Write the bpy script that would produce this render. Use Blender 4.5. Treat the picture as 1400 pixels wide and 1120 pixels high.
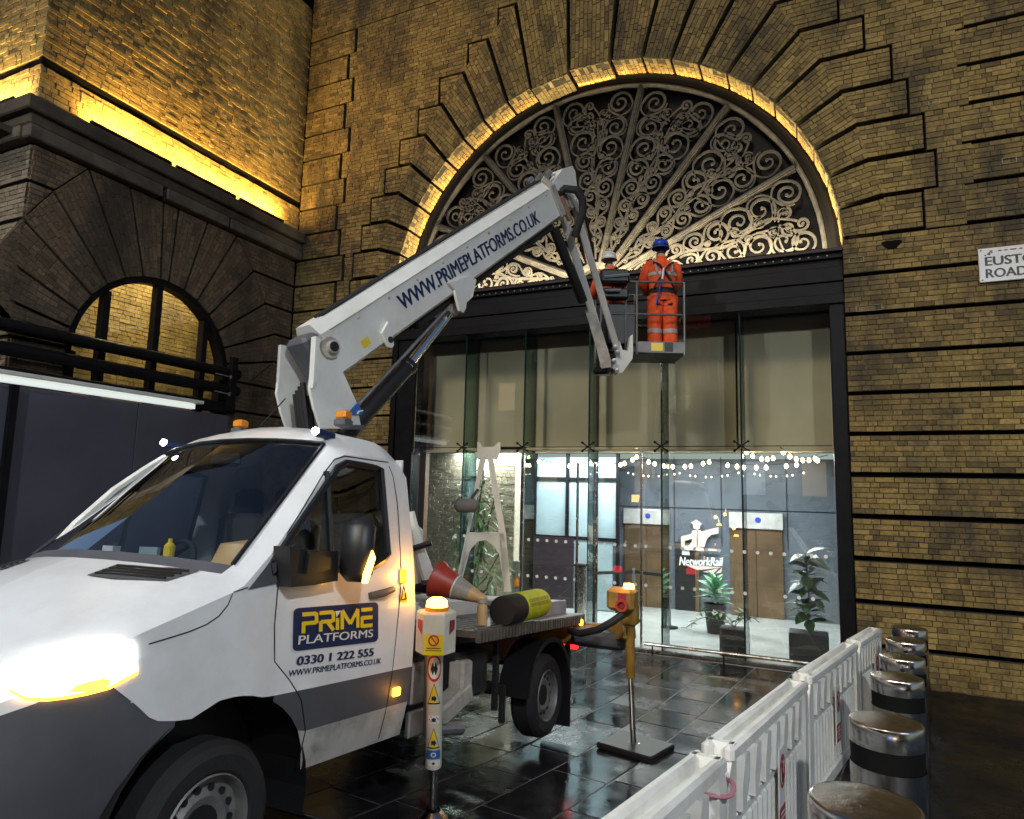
import bpy, math, random
import numpy as np
from mathutils import Vector, Matrix
random.seed(7)
PI = math.pi
S = bpy.context.scene
COL = S.collection
for o in list(bpy.data.objects):
    bpy.data.objects.remove(o)

# ------------------------------------------------------------------ camera
CAM_H = 2.465
YAW, PITCH, ROLL, FPX = -0.430990773, 0.121968706, 0.0246425082, 903.187
_f = np.array([math.sin(YAW)*math.cos(PITCH), math.cos(YAW)*math.cos(PITCH), math.sin(PITCH)])
_r = np.array([math.cos(YAW), -math.sin(YAW), 0.0])
_u = np.cross(_r, _f)
CR = _r*math.cos(ROLL) + _u*math.sin(ROLL)
CU = _u*math.cos(ROLL) - _r*math.sin(ROLL)
CF = _f
CAMP = np.array([0, 0, CAM_H])
cam = bpy.data.objects.new('camera', bpy.data.cameras.new('camera'))
COL.objects.link(cam)
cam.matrix_world = Matrix(((CR[0], CU[0], -CF[0], 0), (CR[1], CU[1], -CF[1], 0), (CR[2], CU[2], -CF[2], CAM_H), (0, 0, 0, 1)))
cam.data.sensor_width = 36
cam.data.lens = 36*FPX/1400
cam.data.clip_start = 0.05
cam.data.clip_end = 400
S.camera = cam

# ------------------------------------------------------------------ light
W = bpy.data.worlds.new('World'); S.world = W; W.use_nodes = True
wn = W.node_tree
bg = wn.nodes['Background']
sky = wn.nodes.new('ShaderNodeTexSky'); sky.sky_type = 'NISHITA'; sky.sun_disc = False
SUN_EL, SUN_AZ = math.radians(36), math.radians(8)      # travels towards +Y, a little +X
sky.sun_elevation = SUN_EL
sky.sun_rotation = math.radians(180) + SUN_AZ
wn.links.new(sky.outputs[0], bg.inputs[0])
bg.inputs[1].default_value = 0.055
sun = bpy.data.objects.new('sun', bpy.data.lights.new('sun', 'SUN')); COL.objects.link(sun)
sd = Vector((math.sin(SUN_AZ)*math.cos(SUN_EL), math.cos(SUN_AZ)*math.cos(SUN_EL), -math.sin(SUN_EL)))
sun.rotation_euler = sd.to_track_quat('-Z', 'Y').to_euler()
sun.data.energy = 0.74; sun.data.angle = math.radians(10); sun.data.color = (1, 0.84, 0.58)
S.view_settings.view_transform = 'Standard'; S.view_settings.look = 'None'
S.view_settings.exposure = 0.28; S.view_settings.gamma = 1.0
S.view_settings.use_curve_mapping = False
S.render.engine = 'CYCLES'
S.cycles.max_bounces = 7; S.cycles.transparent_max_bounces = 14
S.cycles.caustics_reflective = False; S.cycles.caustics_refractive = False
S.cycles.sample_clamp_indirect = 4.0
S.cycles.use_denoising = True

# ------------------------------------------------------------------ places
D = 10.6                                   # the plane of the station front
def ray(px, py):
    return CF + CR*((px-700)/FPX) - CU*((py-560)/FPX)
def at(px, py, t): return CAMP + ray(px, py)*t
def atY(px, py, y): d = ray(px, py); return CAMP + d*(y/d[1])
def atX(px, py, x): d = ray(px, py); return CAMP + d*(x/d[0])
GY = [-40, 0, 2.3, 5.9, 8, 10.6, 40]; GZ = [2.0, .715, .485, .135, .045, 0, 0]
def gz(y): return float(np.interp(y, GY, GZ))
def atG(px, py, h=0.0):
    d = ray(px, py)
    ts = np.linspace(.5, 40, 16000)
    P = CAMP + d[None]*ts[:, None]
    i = int(np.argmax(P[:, 2] - np.interp(P[:, 1], GY, GZ) - h < 0))
    return P[i]

# ------------------------------------------------------------------ materials
def mat(name, col, rough=.6, metal=0, var=.12, vs=6.0, bump=0, bs=40, emit=None, es=0, rvar=0, coat=0, spec=.5, dirt=0, dcol=(.05, .045, .04), ds=1.2, dz=None):
    m = bpy.data.materials.new(name); m.use_nodes = True
    n = m.node_tree.nodes; L = m.node_tree.links
    b = n['Principled BSDF']
    geo = n.new('ShaderNodeNewGeometry')
    tx = n.new('ShaderNodeTexNoise'); tx.inputs['Scale'].default_value = vs; tx.inputs['Detail'].default_value = 5
    L.new(geo.outputs['Position'], tx.inputs['Vector'])
    mr = n.new('ShaderNodeMapRange'); mr.inputs[1].default_value = .3; mr.inputs[2].default_value = .7
    mr.inputs[3].default_value = 1-var; mr.inputs[4].default_value = 1+var
    L.new(tx.outputs[0], mr.inputs[0])
    mx = n.new('ShaderNodeVectorMath'); mx.operation = 'SCALE'; mx.inputs[0].default_value = col[:3]
    L.new(mr.outputs[0], mx.inputs['Scale'])
    out = mx.outputs[0]
    if dirt:
        t2 = n.new('ShaderNodeTexNoise'); t2.inputs['Scale'].default_value = ds; t2.inputs['Detail'].default_value = 8; t2.inputs['Roughness'].default_value = .7
        L.new(geo.outputs['Position'], t2.inputs['Vector'])
        r2 = n.new('ShaderNodeMapRange'); r2.inputs[1].default_value = .45; r2.inputs[2].default_value = .72; r2.inputs[3].default_value = 0; r2.inputs[4].default_value = dirt
        L.new(t2.outputs[0], r2.inputs[0])
        mm = n.new('ShaderNodeMix'); mm.data_type = 'RGBA'
        L.new(r2.outputs[0], mm.inputs[0]); L.new(out, mm.inputs[6]); mm.inputs[7].default_value = (*dcol, 1)
        out = mm.outputs[2]
    L.new(out, b.inputs['Base Color'])
    b.inputs['Metallic'].default_value = metal
    b.inputs['Specular IOR Level'].default_value = spec
    if coat: b.inputs['Coat Weight'].default_value = coat; b.inputs['Coat Roughness'].default_value = .06
    if rvar:
        r3 = n.new('ShaderNodeMapRange'); r3.inputs[1].default_value = .3; r3.inputs[2].default_value = .7
        r3.inputs[3].default_value = max(.02, rough-rvar); r3.inputs[4].default_value = min(1, rough+rvar)
        t3 = n.new('ShaderNodeTexNoise'); t3.inputs['Scale'].default_value = vs*1.7; t3.inputs['Detail'].default_value = 6
        L.new(geo.outputs['Position'], t3.inputs['Vector']); L.new(t3.outputs[0], r3.inputs[0]); L.new(r3.outputs[0], b.inputs['Roughness'])
    else:
        b.inputs['Roughness'].default_value = rough
    if bump:
        t4 = n.new('ShaderNodeTexNoise'); t4.inputs['Scale'].default_value = bs; t4.inputs['Detail'].default_value = 4
        L.new(geo.outputs['Position'], t4.inputs['Vector'])
        bp = n.new('ShaderNodeBump'); bp.inputs['Strength'].default_value = bump; bp.inputs['Distance'].default_value = .02
        L.new(t4.outputs[0], bp.inputs['Height']); L.new(bp.outputs[0], b.inputs['Normal'])
    if emit:
        b.inputs['Emission Color'].default_value = (*emit, 1); b.inputs['Emission Strength'].default_value = es
    return m

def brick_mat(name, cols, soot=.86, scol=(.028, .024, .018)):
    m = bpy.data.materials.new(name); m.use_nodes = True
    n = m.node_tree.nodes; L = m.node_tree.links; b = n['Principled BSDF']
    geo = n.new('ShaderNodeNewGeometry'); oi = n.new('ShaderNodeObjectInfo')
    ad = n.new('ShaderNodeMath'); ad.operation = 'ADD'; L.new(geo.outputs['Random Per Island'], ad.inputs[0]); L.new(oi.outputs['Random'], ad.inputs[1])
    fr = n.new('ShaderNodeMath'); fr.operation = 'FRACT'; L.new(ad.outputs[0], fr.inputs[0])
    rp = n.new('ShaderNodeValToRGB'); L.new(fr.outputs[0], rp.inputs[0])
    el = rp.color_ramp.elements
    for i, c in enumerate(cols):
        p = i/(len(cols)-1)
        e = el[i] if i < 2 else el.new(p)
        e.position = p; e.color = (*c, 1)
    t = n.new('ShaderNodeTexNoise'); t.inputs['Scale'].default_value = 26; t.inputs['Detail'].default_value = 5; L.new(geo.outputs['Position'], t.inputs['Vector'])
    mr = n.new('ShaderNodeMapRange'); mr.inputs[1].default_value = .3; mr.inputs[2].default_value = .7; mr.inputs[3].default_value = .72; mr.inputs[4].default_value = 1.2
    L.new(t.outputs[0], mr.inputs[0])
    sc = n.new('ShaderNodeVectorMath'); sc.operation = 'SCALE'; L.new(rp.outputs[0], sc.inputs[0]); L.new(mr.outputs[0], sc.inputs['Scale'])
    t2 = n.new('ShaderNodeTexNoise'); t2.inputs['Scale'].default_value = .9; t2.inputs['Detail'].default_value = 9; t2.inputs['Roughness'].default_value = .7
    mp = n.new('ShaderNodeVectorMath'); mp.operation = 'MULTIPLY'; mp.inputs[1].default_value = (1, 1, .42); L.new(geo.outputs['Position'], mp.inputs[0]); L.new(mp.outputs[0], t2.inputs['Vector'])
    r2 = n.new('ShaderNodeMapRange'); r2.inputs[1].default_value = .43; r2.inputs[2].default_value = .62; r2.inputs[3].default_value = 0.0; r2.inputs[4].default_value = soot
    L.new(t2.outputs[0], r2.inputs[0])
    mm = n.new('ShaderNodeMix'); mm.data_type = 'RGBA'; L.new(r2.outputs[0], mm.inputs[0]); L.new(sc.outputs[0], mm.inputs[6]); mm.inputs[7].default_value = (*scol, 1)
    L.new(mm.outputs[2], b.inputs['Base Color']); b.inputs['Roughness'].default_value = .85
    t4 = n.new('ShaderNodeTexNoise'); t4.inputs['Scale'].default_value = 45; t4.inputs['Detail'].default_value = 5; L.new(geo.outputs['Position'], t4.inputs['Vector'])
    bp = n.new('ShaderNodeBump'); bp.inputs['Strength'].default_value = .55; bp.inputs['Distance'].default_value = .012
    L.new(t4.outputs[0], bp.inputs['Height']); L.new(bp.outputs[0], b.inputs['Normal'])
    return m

def glass_mat(name, tint=(.96, .99, .97), refl=.10, edge=1.0, rough=.0):
    m = bpy.data.materials.new(name); m.use_nodes = True
    n = m.node_tree.nodes; L = m.node_tree.links
    n.remove(n['Principled BSDF']); out = n['Material Output']
    tr = n.new('ShaderNodeBsdfTransparent'); tr.inputs[0].default_value = (*tint, 1)
    gl = n.new('ShaderNodeBsdfGlossy'); gl.inputs['Roughness'].default_value = rough; gl.inputs[0].default_value = (.95, .97, 1, 1)
    lw = n.new('ShaderNodeFresnel'); lw.inputs[0].default_value = 1.45
    ad = n.new('ShaderNodeMath'); ad.operation = 'MULTIPLY_ADD'; ad.inputs[1].default_value = edge; ad.inputs[2].default_value = refl; ad.use_clamp = True
    L.new(lw.outputs[0], ad.inputs[0])
    mx = n.new('ShaderNodeMixShader'); L.new(ad.outputs[0], mx.inputs[0]); L.new(tr.outputs[0], mx.inputs[1]); L.new(gl.outputs[0], mx.inputs[2])
    L.new(mx.outputs[0], out.inputs[0])
    return m

def emis(name, col, s): return mat(name, (.02, .02, .02), .4, emit=col, es=s, var=0)

M = {}
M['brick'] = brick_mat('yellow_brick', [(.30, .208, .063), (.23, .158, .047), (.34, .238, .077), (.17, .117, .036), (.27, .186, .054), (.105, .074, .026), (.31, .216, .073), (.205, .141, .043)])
M['brick_dark'] = brick_mat('dark_brick', [(.17, .115, .07), (.13, .09, .055), (.21, .145, .085), (.09, .065, .042)], .8)  # darker brown brick for the side wall of the wing's ground storey
M['brick_lit'] = brick_mat('lit_yellow_brick', [(.40, .28, .09), (.33, .23, .07), (.45, .33, .12), (.27, .18, .06)], .6)  # paler copy of the yellow brick, lamp wash mixed into its colour
M['brick_grey'] = brick_mat('lit_front_brick', [(.26, .21, .15), (.21, .17, .12), (.3, .25, .18), (.15, .12, .09)], .7)  # paler brick for the wing's front face, its light put into the colour
M['brick_pale'] = brick_mat('pale_brick', [(.5, .45, .33), (.42, .37, .26), (.55, .5, .38)], .3)
M['mortar'] = mat('mortar', (.075, .06, .03), .95, var=.3, vs=9, dirt=.8, ds=.8, dcol=(.02, .018, .014))
M['soot'] = mat('sooted_groove', (.008, .0075, .007), .95, spec=.04)
M['stone'] = mat('dark_stone', (.12, .10, .075), .85, var=.25, vs=5, bump=.4, bs=30, dirt=.75, ds=2.2, dcol=(.035, .03, .025))
M['stone_dk'] = mat('sooty_stone', (.085, .066, .046), .85, var=.3, vs=3, bump=.4, bs=24, dirt=.7, ds=1.4, dcol=(.018, .016, .013))
M['steel_dk'] = mat('black_painted_steel', (.009, .009, .011), .42, var=.25, vs=8, rvar=.1, spec=.12)
M['steel_purple'] = mat('plum_painted_lead', (.03, .016, .021), .5, var=.2, spec=.3)
M['iron'] = mat('cream_painted_iron', (.040, .038, .034), .6, var=.2, spec=.2, vs=12, dirt=.35, ds=5, dcol=(.18, .15, .1))
M['void'] = mat('dark_lunette_glass', (.003, .003, .004), .5, var=.1, spec=.1)
M['white'] = mat('white_vehicle_paint', (.80, .81, .81), .32, var=.05, vs=3, coat=.6, dirt=.3, ds=2.1, dcol=(.42, .38, .31))
M['white_dirty'] = mat('grimy_white_paint', (.52, .50, .46), .5, var=.15, vs=6, dirt=.75, ds=4.5, dcol=(.17, .145, .115))
M['boom'] = mat('white_boom_paint', (.74, .75, .72), .42, var=.06, vs=3, dirt=.28, ds=2.0, dcol=(.34, .31, .25))
M['boom_grime'] = mat('greasy_boom_paint', (.48, .46, .40), .5, var=.2, vs=7, dirt=.7, ds=5, dcol=(.12, .10, .075))
M['plastic_dk'] = mat('dark_bumper_plastic', (.085, .087, .098), .55, var=.12, vs=5, bump=.08, bs=220)
M['rubber'] = mat('tyre_rubber', (.016, .016, .017), .75, var=.2, bump=.15, bs=60)
M['black'] = mat('black_paint', (.012, .012, .013), .45)
M['seal'] = mat('window_seal', (.01, .01, .011), .4)
M['rim'] = mat('grimy_silver_wheel', (.22, .215, .205), .5, metal=.4, var=.25, vs=14)
M['chrome'] = mat('chrome_rod', (.75, .76, .76), .12, metal=1, var=.04)
M['steel'] = mat('brushed_steel', (.52, .50, .47), .22, metal=1, var=.08, vs=10, rvar=.08)
M['alu'] = mat('galvanised_steel', (.38, .38, .38), .42, metal=.8, var=.2, vs=10)
M['navy'] = mat('navy_vinyl', (.006, .016, .075), .4, var=.05)
M['yellow'] = mat('yellow_vinyl', (.78, .58, .02), .4, var=.05)
M['wht_vinyl'] = mat('white_vinyl', (.75, .75, .73), .4, var=.04)
M['blk_vinyl'] = mat('black_vinyl', (.015, .015, .015), .45)
M['red'] = mat('red_vinyl', (.52, .02, .025), .4, var=.05)
M['maroon'] = mat('maroon_vinyl', (.26, .02, .045), .45)
M['blue'] = mat('blue_sign_vinyl', (.03, .13, .45), .4)
M['cream'] = mat('cream_painted_steel', (.66, .62, .50), .5, var=.1, dirt=.4, ds=4, dcol=(.3, .25, .17))
M['outr_yel'] = mat('worn_yellow_paint', (.33, .185, .03), .5, var=.2, vs=9, dirt=.8, ds=6, dcol=(.09, .06, .03))
M['chequer'] = mat('grimy_deck_plate', (.20, .18, .155), .42, metal=.5, var=.3, vs=12)
M['boomrest'] = mat('off_white_frame_paint', (.80, .78, .68), .45, var=.06, dirt=.2, ds=5, dcol=(.35, .3, .2))
M['orange'] = mat('orange_hivis_cloth', (.72, .085, .018), .8, var=.22, vs=11, bump=1.0, bs=13)
M['reflective'] = mat('silver_reflective_tape', (.42, .41, .38), .4, var=.1)
M['strap'] = mat('black_webbing', (.012, .012, .014), .7)
M['bluestrap'] = mat('blue_webbing', (.02, .045, .35), .6)
M['helmet_blue'] = mat('blue_helmet_shell', (.012, .05, .42), .35)
M['helmet_white'] = mat('pale_helmet_shell', (.55, .57, .57), .35)
M['skin'] = mat('skin', (.42, .24, .17), .6)
M['hair'] = mat('dark_hair', (.02, .014, .01), .7)
M['boot'] = mat('black_boot', (.015, .013, .012), .6)
M['trouser_dk'] = mat('dark_work_trousers', (.018, .018, .022), .8)
M['barrier'] = mat('white_barrier_plastic', (.80, .80, .75), .42, var=.08, vs=5, dirt=.42, ds=4, dcol=(.45, .41, .32))
M['bollard'] = mat('bollard_steel', (.60, .58, .55), .17, metal=1, var=.05, vs=14, rvar=.06)
_b = M['bollard'].node_tree; _p = _b.nodes['Principled BSDF']; _t = _b.nodes.new('ShaderNodeTangent'); _t.direction_type = 'RADIAL'; _t.axis = 'Z'
_p.inputs['Anisotropic'].default_value = .85; _b.links.new(_t.outputs[0], _p.inputs['Tangent'])
M['band'] = mat('matt_black_band', (.006, .006, .006), .7, spec=.12)
M['chassis_dk'] = mat('oily_chassis', (.018, .018, .019), .6, var=.3, vs=9)
M['bollard_top'] = mat('wet_bollard_top', (.34, .32, .30), .2, metal=1, var=.3, vs=30, bump=.22, bs=130)
M['cone_red'] = mat('red_cone_plastic', (.42, .05, .03), .42, var=.15, vs=10)
M['cone_grey'] = mat('dirty_cone_sleeve', (.36, .35, .30), .5, var=.2, vs=12, dirt=.25, ds=9, dcol=(.28, .14, .04))
M['hivis_yel'] = mat('yellow_wrap', (.52, .54, .02), .6, var=.12, vs=10, bump=.3, bs=20)
M['mat_black'] = mat('black_rolled_mat', (.012, .010, .011), .7)
M['tan'] = mat('tan_canister', (.62, .40, .18), .5, var=.1)
M['glass'] = glass_mat('clear_glass', (.955, .98, .965), .055, 1.0)
M['glass_van'] = glass_mat('tinted_windscreen', (.78, .82, .84), .05, 1.0)
M['glass_fin'] = glass_mat('green_edge_glass', (.60, .76, .68), .05, .8)
M['glass_edge'] = mat('dark_green_glass_edge', (.008, .035, .028), .15)
M['hoard'] = mat('slate_hoarding', (.075, .072, .10), .55, var=.12, vs=1.2)
M['lamp_white'] = emis('headlamp_lens_lit', (1, .97, .90), 7)
M['amber_lit'] = emis('amber_lens_lit', (1, .36, .02), 9)
M['amber_core'] = emis('amber_bulb_lit', (1, .50, .07), 9)
M['amber'] = mat('amber_lens', (.75, .27, .02), .25, var=.05)
M['red_lit'] = emis('red_tail_lens_lit', (1, .02, .02), 2.2)
M['led_white'] = emis('white_marker_led', (.85, .92, 1), 30)
M['bulb'] = emis('festoon_bulb_lit', (1, .72, .42), 26)
M['bulb_reflected'] = emis('reflected_bulb_glow', (1, .78, .52), 7)  # dim glow for the bulbs that stand in for reflections
M['panel_light'] = emis('ceiling_light_lit', (.8, .93, 1), 9)
M['warm_strip'] = emis('warm_led_strip', (1, .72, .30), 6)
M['leaf'] = mat('glossy_green_leaf', (.08, .18, .05), .35, var=.3, vs=20)
M['leaf_pale'] = mat('pale_green_leaf', (.2, .42, .24), .4, var=.3, vs=20)
M['leaf_dk'] = mat('dark_green_leaf', (.035, .085, .035), .32, var=.3, vs=20)
M['stem'] = mat('plant_stem', (.09, .07, .04), .7)
M['planter'] = mat('charcoal_planter', (.022, .022, .024), .5)
M['floor_in'] = mat('pale_lobby_tile', (.42, .45, .44), .22, var=.12, vs=2.5)
M['wall_blue'] = mat('slate_blue_panel', (.105, .125, .15), .3, var=.12, vs=1.6, rvar=.08)
M['wall_dark'] = mat('aubergine_panel', (.028, .02, .028), .4)
M['bulkhead'] = mat('beige_bulkhead', (.64, .56, .40), .7, var=.16, vs=.7)
M['timber'] = mat('brown_timber_jamb', (.33, .20, .13), .55, var=.12, vs=8)
M['bronze'] = mat('bronze_lift_door', (.22, .145, .085), .32, metal=.65, var=.25, vs=2.2)
M['paper'] = mat('paper', (.62, .66, .66), .7)
M['teal_glass'] = mat('pale_blue_glazing', (.30, .40, .44), .15, var=.15, vs=1.5)
M['bluelogo'] = mat('blue_badge', (.02, .06, .4), .4)
M['logo'] = mat('pale_pink_logo_vinyl', (.66, .53, .47), .5)
M['white_dot'] = mat('white_dot_vinyl', (.8, .8, .78), .5)
M['seat'] = mat('black_seat_cloth', (.012, .012, .014), .85)
M['dash'] = mat('dark_dashboard', (.035, .036, .04), .65)
M['trim'] = mat('pale_pillar_trim', (.78, .77, .72), .6)
M['cloth_grey'] = mat('grey_mirror_cover', (.17, .16, .15), .75)

# ------------------------------------------------------------------ mesh helpers
class MB:
    def __init__(s): s.v = []; s.f = []; s.mi = []; s.m = 0
    def add(s, vs, fs):
        b = len(s.v); s.v += [tuple(map(float, p)) for p in vs]
        for f in fs: s.f.append([i+b for i in f]); s.mi.append(s.m)
        return s
    def box(s, c, d, X=None, Y=None, Z=None, taper=1.0):
        c = np.array(c, float); X = np.array((1, 0, 0) if X is None else X, float); Y = np.array((0, 1, 0) if Y is None else Y, float); Z = np.array((0, 0, 1) if Z is None else Z, float)
        vs = []
        for k in (-.5, .5):
            t = taper if k > 0 else 1
            for i, j in ((-.5, -.5), (.5, -.5), (.5, .5), (-.5, .5)):
                vs.append(c + X*d[0]*i*t + Y*d[1]*j*t + Z*d[2]*k)
        return s.add(vs, [(3, 2, 1, 0), (4, 5, 6, 7), (0, 1, 5, 4), (1, 2, 6, 5), (2, 3, 7, 6), (3, 0, 4, 7)])
    def bbox(s, c, d, b=.01, **k):
        # box with chamfered vertical (Z) edges and top
        c = np.array(c, float); x, y, z = d[0]/2, d[1]/2, d[2]/2
        ring = [(-x+b, -y), (x-b, -y), (x, -y+b), (x, y-b), (x-b, y), (-x+b, y), (-x, y-b), (-x, -y+b)]
        X = np.array(k.get('X', (1, 0, 0)), float); Y = np.array(k.get('Y', (0, 1, 0)), float); Z = np.array(k.get('Z', (0, 0, 1)), float)
        vs = []
        for zz, sc in ((-z, 1-b/x), (-z+b, 1), (z-b, 1), (z, 1-b/x)):
            fx = 1 if sc == 1 else (1-b/x); fy = 1 if sc == 1 else (1-b/y)
            for p in ring: vs.append(c + X*p[0]*fx + Y*p[1]*fy + Z*zz)
        fs = [tuple(reversed(range(8))), tuple(range(24, 32))]
        for r in range(3):
            for i in range(8): fs.append((r*8+i, r*8+(i+1) % 8, r*8+8+(i+1) % 8, r*8+8+i))
        return s.add(vs, fs)
    def prism(s, poly, off):
        n = len(poly); P = [np.array(p, float) for p in poly]; o = np.array(off, float)
        fs = [tuple(range(n)), tuple(reversed(range(n, 2*n)))] + [(i, n+i, n+(i+1) % n, (i+1) % n) for i in range(n)]
        return s.add(P + [p+o for p in P], fs)
    def tube(s, path, r, n=8, cap=True):
        P = [np.array(p, float) for p in path]; R = r if hasattr(r, '__len__') else [r]*len(P)
        vs = []; prev = None
        for i, p in enumerate(P):
            t = P[min(i+1, len(P)-1)] - P[max(i-1, 0)]; t = t/(np.linalg.norm(t)+1e-9)
            if prev is None:
                a = np.array((0, 0, 1.)) if abs(t[2]) < .9 else np.array((1., 0, 0))
                x = np.cross(a, t)
            else:
                x = prev - t*np.dot(prev, t)
            x /= np.linalg.norm(x)+1e-9; prev = x; y = np.cross(t, x)
            for k in range(n):
                a = 2*PI*k/n; vs.append(p + R[i]*(x*math.cos(a)+y*math.sin(a)))
        fs = []
        for i in range(len(P)-1):
            for k in range(n): fs.append((i*n+k, i*n+(k+1) % n, (i+1)*n+(k+1) % n, (i+1)*n+k))
        if cap: fs += [tuple(reversed(range(n))), tuple(range((len(P)-1)*n, len(P)*n))]
        return s.add(vs, fs)
    def lathe(s, prof, o, ax=(0, 0, 1), n=24, arc=2*PI):
        ax = np.array(ax, float); ax /= np.linalg.norm(ax)
        a = np.array((0, 0, 1.)) if abs(ax[2]) < .9 else np.array((1., 0, 0))
        x = np.cross(a, ax); x /= np.linalg.norm(x); y = np.cross(ax, x); o = np.array(o, float)
        vs = []
        for r, h in prof:
            for k in range(n):
                t = arc*k/n; vs.append(o + ax*h + max(r, 1e-4)*(x*math.cos(t)+y*math.sin(t)))
        fs = []
        for i in range(len(prof)-1):
            for k in range(n): fs.append((i*n+k, i*n+(k+1) % n, (i+1)*n+(k+1) % n, (i+1)*n+k))
        return s.add(vs, fs)
    def grid(s, rows):
        nr, nc = len(rows), len(rows[0])
        return s.add([p for r in rows for p in r], [(i*nc+j, i*nc+j+1, (i+1)*nc+j+1, (i+1)*nc+j) for i in range(nr-1) for j in range(nc-1)])
    def mesh(s, name, mats):
        me = bpy.data.meshes.new(name); me.from_pydata(s.v, [], s.f)
        for m in (mats if isinstance(mats, (list, tuple)) else [mats]): me.materials.append(m)
        if max(s.mi, default=0) > 0: me.polygons.foreach_set('material_index', s.mi)
        me.update(); return me
    def build(s, name, mats, parent=None, local=False, smooth=False, kind=None):
        if parent is not None and not local:
            inv = np.array(WM[parent.name].inverted()); V = np.c_[np.array(s.v), np.ones(len(s.v))] @ inv.T
            s.v = [tuple(p) for p in V[:, :3]]
        me = s.mesh(name, mats)
        if smooth: shade(me, smooth if isinstance(smooth, float) else .6)
        o = bpy.data.objects.new(name, me); COL.objects.link(o)
        if parent is not None: o.parent = parent; WM[o.name] = WM[parent.name]
        else: WM[o.name] = Matrix.Identity(4)
        if kind: o['kind'] = kind
        return o
def shade(me, ang=.6):
    me.polygons.foreach_set('use_smooth', [True]*len(me.polygons))
    try: me.set_sharp_from_angle(angle=ang)
    except Exception: pass
WM = {}
def tag(o, label=None, cat=None, group=None, kind=None):
    if label: o['label'] = label
    if cat: o['category'] = cat
    if group: o['group'] = group
    if kind: o['kind'] = kind
    return o
def thing(name, loc, label, cat, group=None, mw=None):
    o = bpy.data.objects.new(name, None); COL.objects.link(o); o.empty_display_size = .2
    if mw is None: mw = Matrix.Translation(Vector([float(a) for a in loc]))
    o.matrix_world = mw; WM[o.name] = mw.copy()
    return tag(o, label, cat, group)
def inst(name, me, parent, loc, rot=(0, 0, 0), sc=(1, 1, 1), kind=None):
    # an object sharing mesh data, placed in the parent's own axes
    o = bpy.data.objects.new(name, me); COL.objects.link(o)
    if parent is not None: o.parent = parent
    o.location = loc; o.rotation_euler = rot; o.scale = sc
    if kind: o['kind'] = kind
    return o
def unit(v): v = np.array(v, float); return v/np.linalg.norm(v)
def ptube(a, b, r, n=10): return MB().tube([a, b], r, n)

# lettering: all strings are turned into flat outlines once, before the scene is built
TXT = {}
def prep_text(strings):
    obs = []
    for key, (body, bold, shear) in strings.items():
        cu = bpy.data.curves.new('lettering', 'FONT'); cu.body = body; cu.extrude = .012;  cu.shear = shear; cu.resolution_u = 4
        o = bpy.data.objects.new('lettering', cu); COL.objects.link(o); obs.append((key, o))
    dg = bpy.context.evaluated_depsgraph_get()
    for key, o in obs:
        me = bpy.data.meshes.new_from_object(o.evaluated_get(dg))
        V = np.array([v.co[:] for v in me.vertices]); F = [list(p.vertices) for p in me.polygons]
        bo = strings[key][1]
        if bo:
            n0 = len(V); V = np.concatenate([V + np.array((bo*k, bo*.5*(k % 2), .0004*k)) for k in (0, 1, 2)]); F = F + [[i+n0 for i in f] for f in F] + [[i+2*n0 for i in f] for f in F]
        TXT[key] = (V, F); bpy.data.meshes.remove(me)
    for key, o in obs:
        c = o.data; bpy.data.objects.remove(o); bpy.data.curves.remove(c)
prep_text({
    'www': ('WWW.PRIMEPLATFORMS.CO.UK', .010, 0), 'wwwb': ('WWW.PRIMEPLATFORMS.CO.UK', .028, 0), 'phone': ('0330 1 222 555', .035, 0), 'plat': ('PLATFORMS', .006, 0),
    'euston': ('EUSTON', .03, 0), 'road': ('ROAD', .03, 0), 'net': ('NetworkRail', .035, .25), 'for': ('FOR&', .0, .2),
    'i': ('!', .02, 0)})
def put_text(key, o, X, Y, w, h, m, parent, name='lettering', n=None, dep=.004, local=False):
    V, F = TXT[key]; V = V.copy()
    lo, hi = V.min(0), V.max(0)
    X = unit(X); Y = unit(Y - X*np.dot(X, Y)); N = np.cross(X, Y) if n is None else unit(n)
    a = (V-lo)/(hi-lo)
    P = np.array(o) + np.outer(a[:, 0]*w, X) + np.outer(a[:, 1]*h, Y) + np.outer((a[:, 2])*dep, N)
    return MB().add(P, F).build(name, m, parent, local=local)

# ------------------------------------------------------------------ brickwork
def clip(poly, ax, val, keep_less):
    out = []; n = len(poly)
    for i in range(n):
        a, b = poly[i], poly[(i+1) % n]
        ia = (a[ax] <= val) if keep_less else (a[ax] >= val); ib = (b[ax] <= val) if keep_less else (b[ax] >= val)
        if ia: out.append(a)
        if ia != ib:
            t = (val-a[ax])/(b[ax]-a[ax]); out.append((a[0]+(b[0]-a[0])*t, a[1]+(b[1]-a[1])*t))
    return out
def area(p): return abs(sum(p[i][0]*p[(i+1) % len(p)][1]-p[(i+1) % len(p)][0]*p[i][1] for i in range(len(p))))/2
class Frame:
    def __init__(s, o, U, V, N): s.o, s.U, s.V, s.N = [np.array(a, float) for a in (o, U, V, N)]
    def p(s, u, v, n=0): return s.o + s.U*u + s.V*v + s.N*n
FAC = Frame((0, D, 0), (1, 0, 0), (0, 0, 1), (0, -1, 0))
RB = random.Random(3)
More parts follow.
